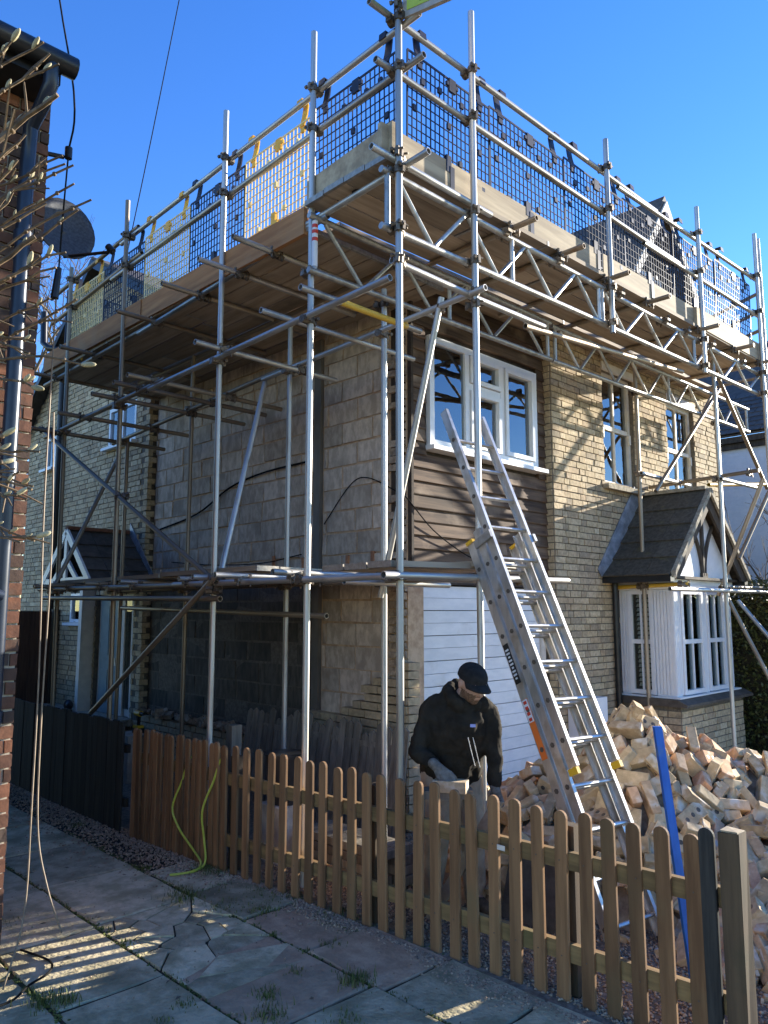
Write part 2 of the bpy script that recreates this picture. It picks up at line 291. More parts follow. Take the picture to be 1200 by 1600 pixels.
def rects(u0, u1, z0, z1, holes):
    us = sorted({u0, u1} | {h[i] for h in holes for i in (0, 1)}); zs = sorted({z0, z1} | {h[i] for h in holes for i in (2, 3)})
    out = []
    for a, b in zip(us, us[1:]):
        for c, d in zip(zs, zs[1:]):
            m = ((a + b) / 2, (c + d) / 2)
            if not any(h[0] < m[0] < h[1] and h[2] < m[1] < h[3] for h in holes) and u0 <= m[0] <= u1 and z0 <= m[1] <= z1: out.append((a, b, c, d))
    return out
def wallbox(ax, u0, u1, z0, z1, t0, t1, j=0, mb=None):
    mb = mb or MB()
    return mb.box(u0, u1, t0, t1, z0, z1, j) if ax == 'x' else mb.box(t0, t1, u0, u1, z0, z1, j)
def brickwork(parent, ax, face, u0, u1, z0, z1, holes=(), keep=None, proud=.011, m='brick', nparts=0, mi='brick', depth=.05, L=.225, H=.075, nm='brick', flip=1):
    """lay bricks (Flemish-like bond) on a wall plane; nearest nparts become single objects, the rest one part"""
    cells = []
    nz = int(round((z1 - z0) / H))
    for r in range(nz):
        zz = z0 + r * H; u = u0 - (.17 if r % 2 else 0) - R_.uniform(0, .02)
        head = r % 2
        while u < u1:
            ln = (L if not head else L * .5) if R_.random() > .12 else L
            head = 1 - head
            a, b = max(u, u0), min(u + ln, u1); u += ln
            if b - a < .035: continue
            for h in holes:
                if zz + H * .5 > h[2] and zz + H * .5 < h[3]:
                    if a < h[0] < b: b = h[0]
                    elif a < h[1] < b: a = h[1]
                    elif h[0] <= a and b <= h[1]: a = b
            if b - a < .03: continue
            if keep and not keep((a + b) / 2, zz + H / 2): continue
            cells.append((a, b, zz, zz + H))
    g = .006
    def pos(c): return ((c[0] + c[1]) / 2, face, (c[2] + c[3]) / 2) if ax == 'x' else (face, (c[0] + c[1]) / 2, (c[2] + c[3]) / 2)
    cells.sort(key=lambda c: near(pos(c)))
    rest = MB()
    for i, c in enumerate(cells):
        pr = proud + R_.uniform(-.004, .004); t = sorted((face - pr * flip, face + depth * flip))
        mb = rest if i >= nparts else MB()
        wallbox(ax, c[0] + g, c[1] - g, c[2] + g, c[3] - g, t[0], t[1], .0025, mb)
        if i < nparts: mb.build(nm, M[m], parent)
    if rest.v: tag(rest.build('brickwork', M[m], parent), kind='stuff')

def frame_window(parent, ax, face, u0, u1, z0, z1, mull=(), trans=(), fw=.06, dep=.07, out=-1, m='upvc', g='glass', back='dark_room', name='window', bars=()):
    """frame at `face` plane, outside direction out*axis; mull: u positions; trans: (u0,u1,z)"""
    a, b = sorted((face, face + out * dep)); mb = MB()
    for q in ((u0, u0 + fw, z0, z1), (u1 - fw, u1, z0, z1), (u0 + fw, u1 - fw, z0, z0 + fw), (u0 + fw, u1 - fw, z1 - fw, z1)): wallbox(ax, *q, a, b, 0, mb)
    for u in mull: wallbox(ax, u - fw / 2, u + fw / 2, z0 + fw, z1 - fw, a + .004, b - .004, 0, mb)
    for (p, q, z) in trans: wallbox(ax, p, q, z - fw / 2, z + fw / 2, a + .008, b - .008, 0, mb)
    for (p, q, r, s_) in bars: wallbox(ax, p, q, r, s_, a + .012, b - .012, 0, mb)
    fr = mb.build(name, M[m], parent)
    mid = face + out * dep * .35
    wallbox(ax, u0 + fw * .5, u1 - fw * .5, z0 + fw * .5, z1 - fw * .5, mid - .004, mid + .004).build('pane', M[g], fr)
    if back:
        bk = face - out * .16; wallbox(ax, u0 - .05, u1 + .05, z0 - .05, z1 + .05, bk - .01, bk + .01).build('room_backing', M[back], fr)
    return fr
# ------------------------------------------------------------------ setting: ground, paving, gravel
S = dict(kind='structure')
tag(B(-120, 150, -120, 160, -.3, -.06).build('ground', M['soil']), kind='structure')
tag(B(-1.78, 14, -14, 9.2, -.055, -.004).build('driveway', M['drive']), kind='structure')
pv = linkobj('paving', None, None, None, (-3, -1, 0)); tag(pv, kind='structure')
jb = B(-9, -1.60, -9, 9.5, -.058, -.012).build('joint_bed', M['soil'], pv)
def slab(x0, x1, y0, y1, red=False, dz=0):
    g = .010; tl = [R_.uniform(-.005, .005) for _ in range(4)]; z = dz + R_.uniform(-.004, .004)
    c = lambda: R_.uniform(-.008, .008)
    nx, ny = 4, 4; P = []
    # irregular outline: midpoints nudged so edges are not straight
    base = [(x0 + g, y0 + g), (x1 - g, y0 + g), (x1 - g, y1 - g), (x0 + g, y1 - g)]
    for i in range(4):
        a, b = base[i], base[(i + 1) % 4]
        for t in (0, .25, .5, .75):
            P.append((a[0] + (b[0] - a[0]) * t + c(), a[1] + (b[1] - a[1]) * t + c()))
    n = len(P); zz = lambda x, y: z + tl[0] * (x - x0) * 2 + tl[1] * (y - y0) * 2
    cx, cy = (x0 + x1) / 2, (y0 + y1) / 2
    ins = [(cx + (x - cx) * .975, cy + (y - cy) * .975) for x, y in P]
    v = [(x, y, -.05) for x, y in P] + [(x, y, zz(x, y) - .007) for x, y in P] + [(x, y, zz(x, y)) for x, y in ins]
    f = [tuple(range(2 * n, 3 * n))] + [(k * n + i, k * n + (i + 1) % n, (k + 1) * n + (i + 1) % n, (k + 1) * n + i) for k in (0, 1) for i in range(n)]
    MB().add(v, f).build('paving_slab', M['paving_red' if red else 'paving'], pv)
CRZ = (-2.85, -2.17, -1.38, -.12)      # broken crazy-paved patch
cols = [(-1.66, -2.17), (-2.17, -2.85), (-2.85, -3.42), (-3.42, -4.05), (-4.05, -4.65), (-4.65, -5.3), (-5.3, -5.9), (-5.9, -6.6)]
offs = [-.68, -.12, -.16, -.45, -.2, -.5, -.1, -.4]; step = [.62, .86, .83, .9, .86, .9, .86, .9]
for (xb, xa), y0, st in zip(cols, offs, step):
    for k in range(-9, 11):
        a, b = y0 + k * st, y0 + (k + 1) * st
        if b < -7.5 or a > 8.6: continue
        if xb == -1.66 and a > .35: continue
        if xb == -2.17 and a > CRZ[2] - .2 and b < CRZ[3] + .15: continue
        xr = xb - (.1 if xb == -1.66 and a > -.7 else 0) - (.14 if xb == -1.66 and a > .5 else 0)
        red = (xb == -1.66 and -1.95 < a < -1.2) or (xb == -2.17 and -2.6 < a < -1.7)
        slab(xa, xr, a, b, red)
# crazy paving: Voronoi pieces clipped to the patch
pts = [(R_.uniform(CRZ[0], CRZ[1]), R_.uniform(CRZ[2], CRZ[3])) for _ in range(24)]
def clip(poly, nx, ny, d):
    out = []
    for i in range(len(poly)):
        a, b = poly[i], poly[(i + 1) % len(poly)]; da = a[0] * nx + a[1] * ny - d; db = b[0] * nx + b[1] * ny - d
        if da <= 0: out.append(a)
        if (da < 0) != (db < 0):
            t = da / (da - db); out.append((a[0] + (b[0] - a[0]) * t, a[1] + (b[1] - a[1]) * t))
    return out
for i, p in enumerate(pts):
    poly = [(CRZ[0], CRZ[2]), (CRZ[1], CRZ[2]), (CRZ[1], CRZ[3]), (CRZ[0], CRZ[3])]
    for j, q in enumerate(pts):
        if i != j and poly:
            nx, ny = q[0] - p[0], q[1] - p[1]; poly = clip(poly, nx, ny, nx * (p[0] + q[0]) / 2 + ny * (p[1] + q[1]) / 2)
    if len(poly) < 3: continue
    cx = sum(a[0] for a in poly) / len(poly); cy = sum(a[1] for a in poly) / len(poly)
    k = 1 - .0065 / max(.05, math.sqrt(abs(sum(poly[a][0] * poly[(a + 1) % len(poly)][1] - poly[(a + 1) % len(poly)][0] * poly[a][1] for a in range(len(poly)))) / 2) / 2)
    z = R_.uniform(-.009, .004); tx, ty = R_.uniform(-.02, .02), R_.uniform(-.02, .02)
    MB().prism([(cx + (a[0] - cx) * k, cy + (a[1] - cy) * k, z - .04 + tx * (a[0] - cx) + ty * (a[1] - cy)) for a in poly], (0, 0, .04)).build('paving_slab', M['paving'], pv)
# pebbles (nobody could count them)
def pebbles(n, fn, name, parent=None, r=(.004, .013), z=0.0):
    rng = np.random.default_rng(n); V = []; F = []
    base = np.array([(1, 0, 0), (-.9, .2, 0), (.1, 1, 0), (0, -1, .1), (0, .1, .7), (0, 0, -.7)])
    fc = np.array([(0, 2, 4), (2, 1, 4), (1, 3, 4), (3, 0, 4), (2, 0, 5), (1, 2, 5), (3, 1, 5), (0, 3, 5)])
    k = 0
    while k < n:
        x, y = fn(rng)
        a = rng.uniform(0, 6.3); s = rng.uniform(*r); b = base * s * rng.uniform(.6, 1.3, 3)
        V.append(np.c_[b[:, 0] * np.cos(a) - b[:, 1] * np.sin(a) + x, b[:, 0] * np.sin(a) + b[:, 1] * np.cos(a) + y, b[:, 2] + z + s * .3]); F.append(fc + 6 * k); k += 1
    V = np.concatenate(V); F = np.concatenate(F); me = bpy.data.meshes.new(name)
    me.vertices.add(len(V)); me.vertices.foreach_set('co', V.ravel()); me.loops.add(F.size); me.loops.foreach_set('vertex_index', F.ravel().astype(np.int32))
    me.polygons.add(len(F)); me.polygons.foreach_set('loop_start', np.arange(0, F.size, 3, dtype=np.int32)); me.update(calc_edges=True); me.validate()
    return tag(linkobj(name, me, M['pebble'], parent, (0, 0, 0)), kind='stuff')
def strip(rng):
    y = rng.uniform(-4.2, 5.5); wd = .11 + .42 * max(0, min(1, (y + .3) / 1.1)) + .05 * math.sin(y * 5)
    return -1.70 - .03 * max(0, y) - abs(rng.normal(0, .5)) * wd, y
tag(pebbles(15000, strip, 'gravel', None, (.005, .015), -.006), 'loose mixed pebbles in a strip along the paving side of the picket fence', 'gravel')
def yard(rng): return -1.62 + 3.4 * rng.beta(1, 2.2), rng.uniform(-5, 0.0)
tag(pebbles(26000, yard, 'gravel', None, (.005, .014), -.004), 'brown and grey gravel covering the driveway behind the picket fence', 'gravel')
def scatter(rng): return rng.uniform(-4.4, -1.8), rng.uniform(-2.6, 2.5)
tag(pebbles(700, scatter, 'gravel', None, (.003, .008), .003), 'few stray pebbles scattered over the paving slabs', 'gravel')

# ------------------------------------------------------------------ the house being rebuilt
H = thing('brick_house', 'pale brick house under scaffolding with stripped block side wall and white garage door', 'house', (2, 2, 0))
FB = -.11                                # face of the brick leaf on the front
# front wall backing (mortar) with window openings
HO = [(3.38, 4.16, 3.42, 4.86), (5.12, 5.98, 3.42, 4.80)]
mb = MB()
for q in rects(2.24, 6.80, 0, 5.15, HO): wallbox('x', *q, FB, .18, 0, mb)
mb.build('front_wall', M['mortar'], H)
brickwork(H, 'x', FB, 2.24, 6.80, 0, 5.12, HO, keep=lambda u, z: not (3.55 < u < 5.2 and z < 2.35), nparts=150)
# left return of the brick leaf
brickwork(H, 'y', 2.24, FB, .0, 0, 5.1, nparts=0, proud=.008, depth=.02)
# window reveals on right-hand jambs are the backing itself; sills and heads
for (a, b, c, d) in HO:
    B(a - .06, b + .06, FB - .09, .02, c - .07, c - .012).build('window_sill', M['tile_edge'], H)
    B(a - .02, b + .02, FB - .028, .02, d, d + .10).build('window_head', M['trim'], H)
    fr = frame_window(H, 'x', -.0, a, b, c, d, fw=.055, dep=.06, trans=[(a + .055, b - .055, (c + d) / 2 + .02)], bars=[((a + b) / 2 - .012, (a + b) / 2 + .012, c, d)], back=None, name='sash_window', m='trim')
    B(a + .02, a + .26, .09, .10, c, d).build('curtain', M['curtain'], fr); B(b - .2, b - .02, .09, .10, c, d).build('curtain', M['curtain'], fr)
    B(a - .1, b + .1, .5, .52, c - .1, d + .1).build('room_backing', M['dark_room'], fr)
    for x in (a + .055, b - .055): B(x - .018, x + .018, -.088, -.06, (c + d) / 2 - .13, (c + d) / 2 - .005).build('sash_horn', M['trim'], fr)
# garage bay: weatherboards over the door
GW = (.27, 2.05, 3.43, 4.52)
mb = MB()
for q in rects(.0, 2.24, 2.16, 5.0, [GW]): wallbox('x', *q, .02, .2, 0, mb)
mb.build('timber_wall', M['siding_frame'], H)
bh = .1265
for r in range(22):
    z = 2.19 + r * bh; segs = [(.045, 2.235)]
    if GW[2] - .05 < z + bh / 2 < GW[3] + .05: segs = [(.045, GW[0] - .035), (GW[1] + .035, 2.235)]
    for (a, b) in segs:
        cuts = [a] + ([a + (b - a) * R_.uniform(.25, .8)] if b - a > 1 and R_.random() < .6 else []) + [b]
        for p, q in zip(cuts, cuts[1:]):
            j = lambda s=.003: R_.uniform(-s, s)
            y = -.012 + j(.004); prof = [(y + .022, z + bh + .012), (y - .002, z + bh + .012), (y - .026, z + .004 + j()), (y - .022, z - .002), (y + .022, z)]
            MB().prism([(p + .0015, yy, zz) for yy, zz in prof], (q - p - .003, 0, 0)).build('weatherboard', M['siding'], H)
B(.015, .045, -.05, .02, 2.12, 4.98).build('corner_board', M['siding_frame'], H)
fr = frame_window(H, 'x', .0, GW[0], GW[1], GW[2], GW[3], mull=(.84, 1.42), trans=[(.87, 1.39, 4.13)], fw=.065, dep=.055, name='casement_window')
for (a, b, c, d) in ((.88, 1.38, 3.50, 4.09), (.88, 1.38, 4.17, 4.45), (1.46, 1.98, 3.50, 4.45)):
    mb = MB()
    for q in ((a, a + .045, c, d), (b - .045, b, c, d), (a + .045, b - .045, c, c + .045), (a + .045, b - .045, d - .045, d)): wallbox('x', *q, -.072, -.0, 0, mb)
    mb.build('opening_sash', M['upvc'], fr)
B(GW[0] - .03, GW[1] + .09, -.13, .02, GW[2] - .045, GW[2] - .004).build('window_sill', M['upvc'], H)
# garage door of white boards
mb = MB(); B(.02, 2.24, .10, .14, 0, 2.16).build('door_backing', M['siding_frame'], H)
ph = .2345
for r in range(9):
    z = .0 + r * ph
    for h in (0, 1):
        za = z + h * ph / 2; g = .004 if h == 0 else .0015
        B(.125, 2.12, .035 + .003 * h, .10, za + g, za + ph / 2 - (.0015 if h == 0 else .004)).build('door_board', M['garage'], H)
for a, b in ((.055, .118), (2.127, 2.19)): B(a, b, .005, .10, 0, 2.12).build('door_jamb', M['trim'], H)
B(.055, 2.2, -.005, .10, 2.122, 2.16).build('door_head', M['siding_frame'], H)
# --- stripped side wall of blocks (plane x = 0)
YB = 4.78
B(.012, .22, .0, YB, 0, 4.86).build('side_wall', M['block_mortar'], H)
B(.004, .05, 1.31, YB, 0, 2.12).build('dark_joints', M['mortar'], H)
bz, bl = .2225, .447
for r in range(21):
    z0 = .20 + r * bz; y = .23 - (bl / 2 if r % 2 else 0)
    while y < YB - .02:
        ln = bl * (1 if R_.random() > .1 else .55); a, b = max(y, .23), min(y + ln, YB); y += ln
        for s0, s1 in ((a, min(b, 1.20)), (max(a, 1.32), b)):
            if s1 - s0 < .05: continue
            x = R_.uniform(-.004, .006); g = R_.uniform(.007, .014)
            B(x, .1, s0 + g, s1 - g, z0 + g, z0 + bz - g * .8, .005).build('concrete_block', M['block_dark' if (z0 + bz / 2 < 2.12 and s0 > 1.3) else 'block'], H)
tag(B(-.035, .05, 1.21, 1.31, .0, 4.72).build('steel_channel', M['grey_pipe'], H), 'dark vertical channel let into the blockwork')
# ragged rubble of the cut brick leaf at the near corner, small bricks beside it
mb = MB()
for z in np.arange(1.22, 4.8, .075):
    for y0, y1 in ((.0, .10), (.105, .225)):
        if z > 2.2 and y0 > .1 and R_.random() < .55: continue
        d = R_.uniform(.004, .05); mb.box(-d, .08, y0 + R_.uniform(.002, .012), y1 - R_.uniform(.0, .012), z + .005, z + .072 - R_.uniform(0, .012), .008)
tag(mb.build('ragged_brick_edge', M['ragged'], H), kind='stuff')
# red clay slips: a row under the wall plate and a few gaps above the lower lift
for z, y0, y1, k in ((4.82, .3, 4.6, 26), (2.20, .25, 2.9, 15)):
    for i in range(k):
        a = y0 + (y1 - y0) * i / k
        if R_.random() < .8: B(-.03 + R_.uniform(-.01, .01), .03, a + .004, a + (y1 - y0) / k - R_.uniform(.004, .03), z, z + R_.uniform(.05, .075), .003).build('clay_slip', M['terracotta'], H)
for y in (.42, .78, 1.48, 1.75, 2.0): B(-.016, .03, y, y + R_.uniform(.03, .06), 2.27, 2.27 + R_.uniform(.14, .2), .006).build('clay_slip', M['terracotta'], H)
# remaining brick skirt, stepped up towards the corner
def skirt(u, z): return z < .55 or (u < 1.2 and z < .92) or (u < .75 and z < 1.0) or (u < .62 and z < 1.08) or (u < .42 and z < 1.2) or (u < .34 and z < 1.26)
brickwork(H, 'y', -.105, .0, 4.78, 0, 1.28, keep=skirt, proud=.006, depth=.10, m='pale_brick', nparts=70, L=.225)
brickwork(H, 'x', -.105, -.10, .055, 0, 1.42, proud=.0, depth=.1, m='pale_brick', nparts=0)
brickwork(H, 'y', -.105, -.1, .0, 0, 1.2, proud=.006, depth=.1, m='pale_brick', nparts=0)
# --- rear part still in brick (plane x = -.11), toothed edge
G = [(-.10, 4.74, 6.32)]
def gable_top(y): return min(5.15 + (9.24 - y) * .76, 5.15 + .76 * (9.24 - 6.45) - (6.45 - y) * .55) if y < 9.3 else 5
RW = [(5.2, 6.06, 4.27, 4.86), (8.06, 8.47, 4.26, 4.80), (6.44, 7.14, 1.70, 2.14), (5.05, 6.22, .45, 2.12)]
mb = MB()
for q in rects(4.86, 9.3, 0, 5.15, RW): wallbox('y', *q, -.10, .12, 0, mb)
mb.prism([(-.10, 4.86, 5.15), (-.10, 9.24, 5.15), (-.10, 6.45, 7.26), (-.10, 4.86, 6.39)], (.22, 0, 0))
mb.build('rear_wall', M['mortar'], H)
brickwork(H, 'y', -.10, 4.78, 9.3, 0, 7.2, RW, keep=lambda u, z: z < gable_top(u) - .05 and u > 4.80 + (.0 if int(z / .075) % 2 else .11), proud=.010, nparts=80)
mb = MB()
for z in np.arange(0.6, 4.8, .15): mb.box(-.105, .02, 4.80, 4.90, z, z + .07, .006)
tag(mb.build('toothed_edge', M['brick'], H), kind='stuff')
# rear roof: verge boards, slates
for sgn in (0, 1):
    P = [(9.5, 4.93), (6.45, 7.30)] if sgn == 0 else [(6.45, 7.30), (3.2, 5.5)]
    (ya, za), (yb, zb) = P
    MB().prism([(-.34, ya, za), (-.34, yb, zb), (-.34, yb, zb + .05), (-.34, ya, za + .05)], (3.5, 0, 0)).build('rear_roof', M['slate'], H)
    MB().prism([(-.36, ya, za - .13), (-.36, yb, zb - .13), (-.36, yb, zb - .003), (-.36, ya, za - .003)], (.03, 0, 0)).build('verge_board', M['black_pvc'], H)
MB().tube([(-.45, 8.0, 6.85), (-.45, 7.95, 6.30), (-.40, 7.85, 6.2), (-.2, 7.5, 6.12)], .055, 10).build('vent_pipe', M['black_pvc'], H, True)
MB().tube([(-.19, 7.72, 6.1), (-.19, 7.72, .1)], .05, 10).build('downpipe', M['black_pvc'], H, True)
for (a, b, c, d), nm, mu in zip(RW[:3], ('casement_window', 'casement_window', 'casement_window'), ((5.63,), (), ())):
    fr = frame_window(H, 'y', -.06, a, b, c, d, mull=mu, fw=.05, dep=.05, name=nm)
    B(-.2, -.05, a - .06, b + .06, c - .045, c - .004).build('window_sill', M['upvc'], H)
# door set below the porch
a, b, c, d = RW[3]
B(-.04, .0, a, b, c, d).build('door_frame', M['trim'], H)
dr = B(-.075, -.042, 5.47, 6.10, c, d - .05).build('door', M['teal'], H)
for z0, z1 in ((.60, 1.05), (1.25, 1.95)):
    for y0, y1 in ((5.54, 5.75), (5.82, 6.03)): B(-.085, -.0755, y0, y1, z0, z1).build('door_panel', M['teal'], dr)
B(-.11, -.076, 5.53, 5.56, 1.12, 1.22).build('door_handle', M['alu'], dr)
B(-.075, -.042, 5.10, 5.15, c, d - .04).build('frame_post', M['trim'], H); B(-.075, -.042, 5.36, 5.45, c, d - .04).build('frame_post', M['trim'], H)
B(-.06, -.042, 5.16, 5.35, c + .1, d - .06).build('side_light', M['glass_bay'], H); B(-.3, -.1, 6.26, 6.36, .45, 2.2).build('porch_post', M['trim'], H)
B(-.55, -.1, 4.95, 8.0, .36, .45).build('door_step', M['tile_edge'], H); brickwork(H, 'y', -.50, 4.95, 8.0, 0, .36, proud=.0, m='pale_brick')
# porch roof: ridge along x, gable towards the passage
PX, PA, PE, ZA, ZE = -.95, 5.26, .74, 2.93, 2.24
pr_ = MB()
for s_ in (-1, 1): pr_.prism([(PX, PA, ZA), (PX, PA + s_ * PE, ZE), (PX, PA + s_ * PE, ZE - .03), (PX, PA, ZA - .03)], (.84, 0, 0))
pr_ = pr_.build('porch_roof', M['black_wood'], H)
for s_ in (-1, 1):
    for r in range(4):
        for k in range(3):
            t0, t1 = r / 4, (r + 1) / 4 + .06; x0 = PX - .02 + k * .29
            n_ = Vector((0, s_ * (ZA - ZE), PE)).normalized()
            p = lambda t, e: Vector((0, PA + s_ * PE * t, ZA - (ZA - ZE) * t)) + n_ * e
            q = [p(t0, .004), p(t1, .022), p(t1, .03), p(t0, .012)]
            MB().prism([(x0 + .002, v.y, v.z) for v in q], (.286, 0, 0)).build('roof_slate', M['slate'], pr_)
B(PX - .03, -.11, PA - .05, PA + .05, ZA + .005, ZA + .05).build('ridge_tile', M['ridge'], pr_)
def bar(mb, p, q, wd, x0, x1):
    p, q = Vector((0,) + p), Vector((0,) + q); d = (q - p).normalized(); n_ = Vector((0, -d.z, d.y)) * wd / 2
    mb.prism([(x0, *(v.yz)) for v in (p - n_, q - n_, q + n_, p + n_)], (x1 - x0, 0, 0))
tr = MB(); x0 = PX - .04
bar(tr, (PA - PE, ZE - .0), (PA, ZA - .02), .09, x0, x0 + .03); bar(tr, (PA + PE, ZE), (PA, ZA - .02), .09, x0, x0 + .03)
bar(tr, (PA - PE, ZE + .02), (PA + PE, ZE + .02), .08, x0 + .004, x0 + .034); bar(tr, (PA, ZE + .05), (PA, ZA - .1), .08, x0 + .006, x0 + .036)
bar(tr, (PA - .02, ZE + .3), (PA - .38, ZE + .02), .07, x0 + .008, x0 + .038); bar(tr, (PA + .02, ZE + .3), (PA + .38, ZE + .02), .07, x0 + .008, x0 + .038)
tr.build('gable_truss', M['upvc'], pr_)
MB().prism([(-.125, PA - .04, ZA + .16), (-.125, PA - PE - .06, ZE + .05), (-.125, PA - PE - .06, ZE - .04), (-.125, PA - .04, ZA - .02)], (.012, 0, 0)).build('porch_flashing', M['lead'], H)
# --- bay window on the front
BX0, BX1, BY = 3.60, 5.22, -.80
mb = MB(); mb.box(BX0 - .06, BX1 + .08, BY - .06, FB - .002, 0, .80); mb.build('bay_base', M['mortar'], H)
brickwork(H, 'x', BY - .06, BX0 - .06, BX1 + .08, 0, .78, proud=.01, depth=.02, nparts=50)
brickwork(H, 'y', BX0 - .06, BY - .06, FB, 0, .78, proud=.01, depth=.02, nparts=10)
MB().prism([(BX0 - .12, BY - .16, .80), (BX0 - .12, FB - .01, .80), (BX0 - .12, FB - .01, .88), (BX0 - .12, BY - .05, .88), (BX0 - .12, BY - .16, .83)], (BX1 - BX0 + .30, 0, 0)).build('bay_sill', M['slate'], H)
def sash_pair(ax, face, u0, u1, z0, z1):
    fr = frame_window(H, ax, face, u0, u1, z0, z1, fw=.05, dep=.05, trans=[(u0 + .05, u1 - .05, (z0 + z1) / 2)], bars=[((u0 + u1) / 2 - .011, (u0 + u1) / 2 + .011, z0, z1)], g='glass_bay', back=None, name='bay_window')
    zz = z0 + .08; k = 0
    s_ = MB()
    while zz < z1 - .08:
        t = face + .07
        if ax == 'x': s_.prism([(u0 + .05, t, zz), (u0 + .05, t + .03, zz + .035), (u0 + .05, t + .036, zz + .033), (u0 + .05, t + .006, zz - .002)], (u1 - u0 - .1, 0, 0))
        else: s_.prism([(t, u0 + .05, zz), (t + .03, u0 + .05, zz + .035), (t + .036, u0 + .05, zz + .033), (t + .006, u0 + .05, zz - .002)], (0, u1 - u0 - .1, 0))
        zz += .055
    s_.build('shutter_slats', M['trim'], fr)
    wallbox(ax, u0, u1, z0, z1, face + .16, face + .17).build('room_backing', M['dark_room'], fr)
    return fr
ZB0, ZB1 = .90, 2.12
# corner posts with flutes, head and base rails
def fluted(ax, face, u0, u1, z0, z1, m='upvc'):
    mb = MB(); wallbox(ax, u0, u1, z0, z1, face + .008, face + .05, 0, mb); n_ = max(2, int((u1 - u0) / .035))
    for i in range(n_):
        a = u0 + (u1 - u0) * i / n_; wallbox(ax, a + .005, a + (u1 - u0) / n_ - .005, z0 + .02, z1 - .02, face - .006, face + .01, 0, mb)
    return mb.build('bay_panel', M[m], H)
fluted('x', BY, BX0, BX0 + .16, ZB0, ZB1); fluted('x', BY, BX1 - .22, BX1, ZB0, ZB1); B(4.36, 4.46, BY - .005, BY + .05, ZB0, ZB1).build('bay_mullion', M['upvc'], H)
fluted('y', BX0, BY + .0, BY + .24, ZB0, ZB1); fluted('y', BX0, FB - .12, FB - .01, ZB0, ZB1)
B(BX1 - .05, BX1, BY, FB, ZB0, ZB1).build('bay_panel', M['upvc'], H)
sash_pair('x', BY + .03, BX0 + .165, 4.355, ZB0 + .01, ZB1); sash_pair('x', BY + .03, 4.465, BX1 - .225, ZB0 + .01, ZB1)
sash_pair('y', BX0 + .03, BY + .245, FB - .125, ZB0 + .01, ZB1)
B(BX0 - .03, BX1 + .04, BY - .03, FB, ZB1 + .003, 2.24).build('bay_head', M['upvc'], H); B(BX0 - .06, BX1 + .07, BY - .06, FB, .882, .90).build('bay_apron', M['upvc'], H)
RX, RZ, EX, EZ, RY0, RY1 = 4.33, 3.34, 1.06, 2.30, -.98, -.115
br = MB()
for s_ in (-1, 1): br.prism([(RX, RY0, RZ), (RX + s_ * EX, RY0, EZ), (RX + s_ * EX, RY0, EZ - .035), (RX, RY0, RZ - .04)], (0, RY1 - RY0, 0))
br = br.build('bay_roof', M['half_timber'], H)
for s_ in (-1, 1):
    n_ = Vector((s_ * (RZ - EZ), 0, EX)).normalized()
    for r in range(5):
        for k in range(3):
            t0, t1 = r / 5, (r + 1) / 5 + .05; y0 = RY0 + .02 + k * .282
            p = lambda t, e: Vector((RX + s_ * EX * t, 0, RZ - (RZ - EZ) * t)) + n_ * e
            q = [p(t0, .006), p(t1, .032), p(t1, .05), p(t0, .024)]
            MB().prism([(v.x, y0 + .002, v.z) for v in q], (0, .278, 0)).build('roof_tile', M['tile'], br)
    vb = MB(); p0, p1 = Vector((RX + s_ * .01, RY0 - .03, RZ + .03)), Vector((RX + s_ * (EX + .02), RY0 - .03, EZ + .02))
    vb.prism([(p0.x, p0.y, p0.z), (p1.x, p1.y, p1.z), (p1.x, p1.y, p1.z - .06), (p0.x, p0.y, p0.z - .08)], (0, .06, 0)); vb.build('verge_mortar', M['tile_edge'], br)
    vb = MB(); vb.prism([(RX, RY0 + .012, RZ - .06), (RX + s_ * (EX - .0), RY0 + .012, EZ - .045), (RX + s_ * (EX - .16), RY0 + .012, EZ - .05), (RX, RY0 + .012, RZ - .22)], (0, .03, 0)); vb.build('barge_board', M['half_timber'], br)
    B(RX + s_ * EX - .05, RX + s_ * EX + .05, RY0 + .02, RY1, EZ - .10, EZ - .02).build('gutter', M['black_pvc'], br)
B(RX - .07, RX + .07, RY0 + .02, RY1, RZ + .012, RZ + .055).build('ridge_tile', M['tile_edge'], br)
MB().prism([(RX - .02, -.84, RZ - .12), (RX - EX + .14, -.84, 2.26), (RX + EX - .14, -.84, 2.26)], (0, .05, 0)).build('gable_panel', M['render'], H)
gt = MB(); y0 = -.875
gt.box(RX - .025, RX + .025, y0, y0 + .033, 2.27, RZ - .22)
for s_ in (-1, 1):
    pl = [(RX + s_ * (.03 + .32 * t * t * .9), y0 + .017, 2.30 + .62 * t) for t in np.linspace(0, 1, 7)]
    gt.tube(pl, .026, 6)
gt.box(RX - EX + .12, RX + EX - .12, y0 - .02, y0 + .03, 2.242, 2.275); gt.box(RX - .07, RX + .07, y0 - .006, y0 + .03, 2.276, 2.33)
gt.build('gable_timbers', M['half_timber'], H)
MB().prism([(RX - .25, FB - .024, RZ + .12), (RX - EX - .16, FB - .024, EZ + .06), (RX - EX - .10, FB - .034, EZ - .03), (RX - EX + .16, FB - .06, EZ + .17), (RX - .12, FB - .034, RZ - .10)], (0, .012, 0)).build('lead_apron', M['lead'], H)
MB().tube([(3.42, FB - .06, 2.25), (3.42, FB - .06, .05)], .035, 10).build('downpipe', M['black_pvc'], H, True)
tag(B(2.38, 2.83, FB - .24, FB - .02, .52, .93).build('meter_box', M['upvc']), 'white meter cabinet on the brick wall behind the loose bricks', 'meter box')
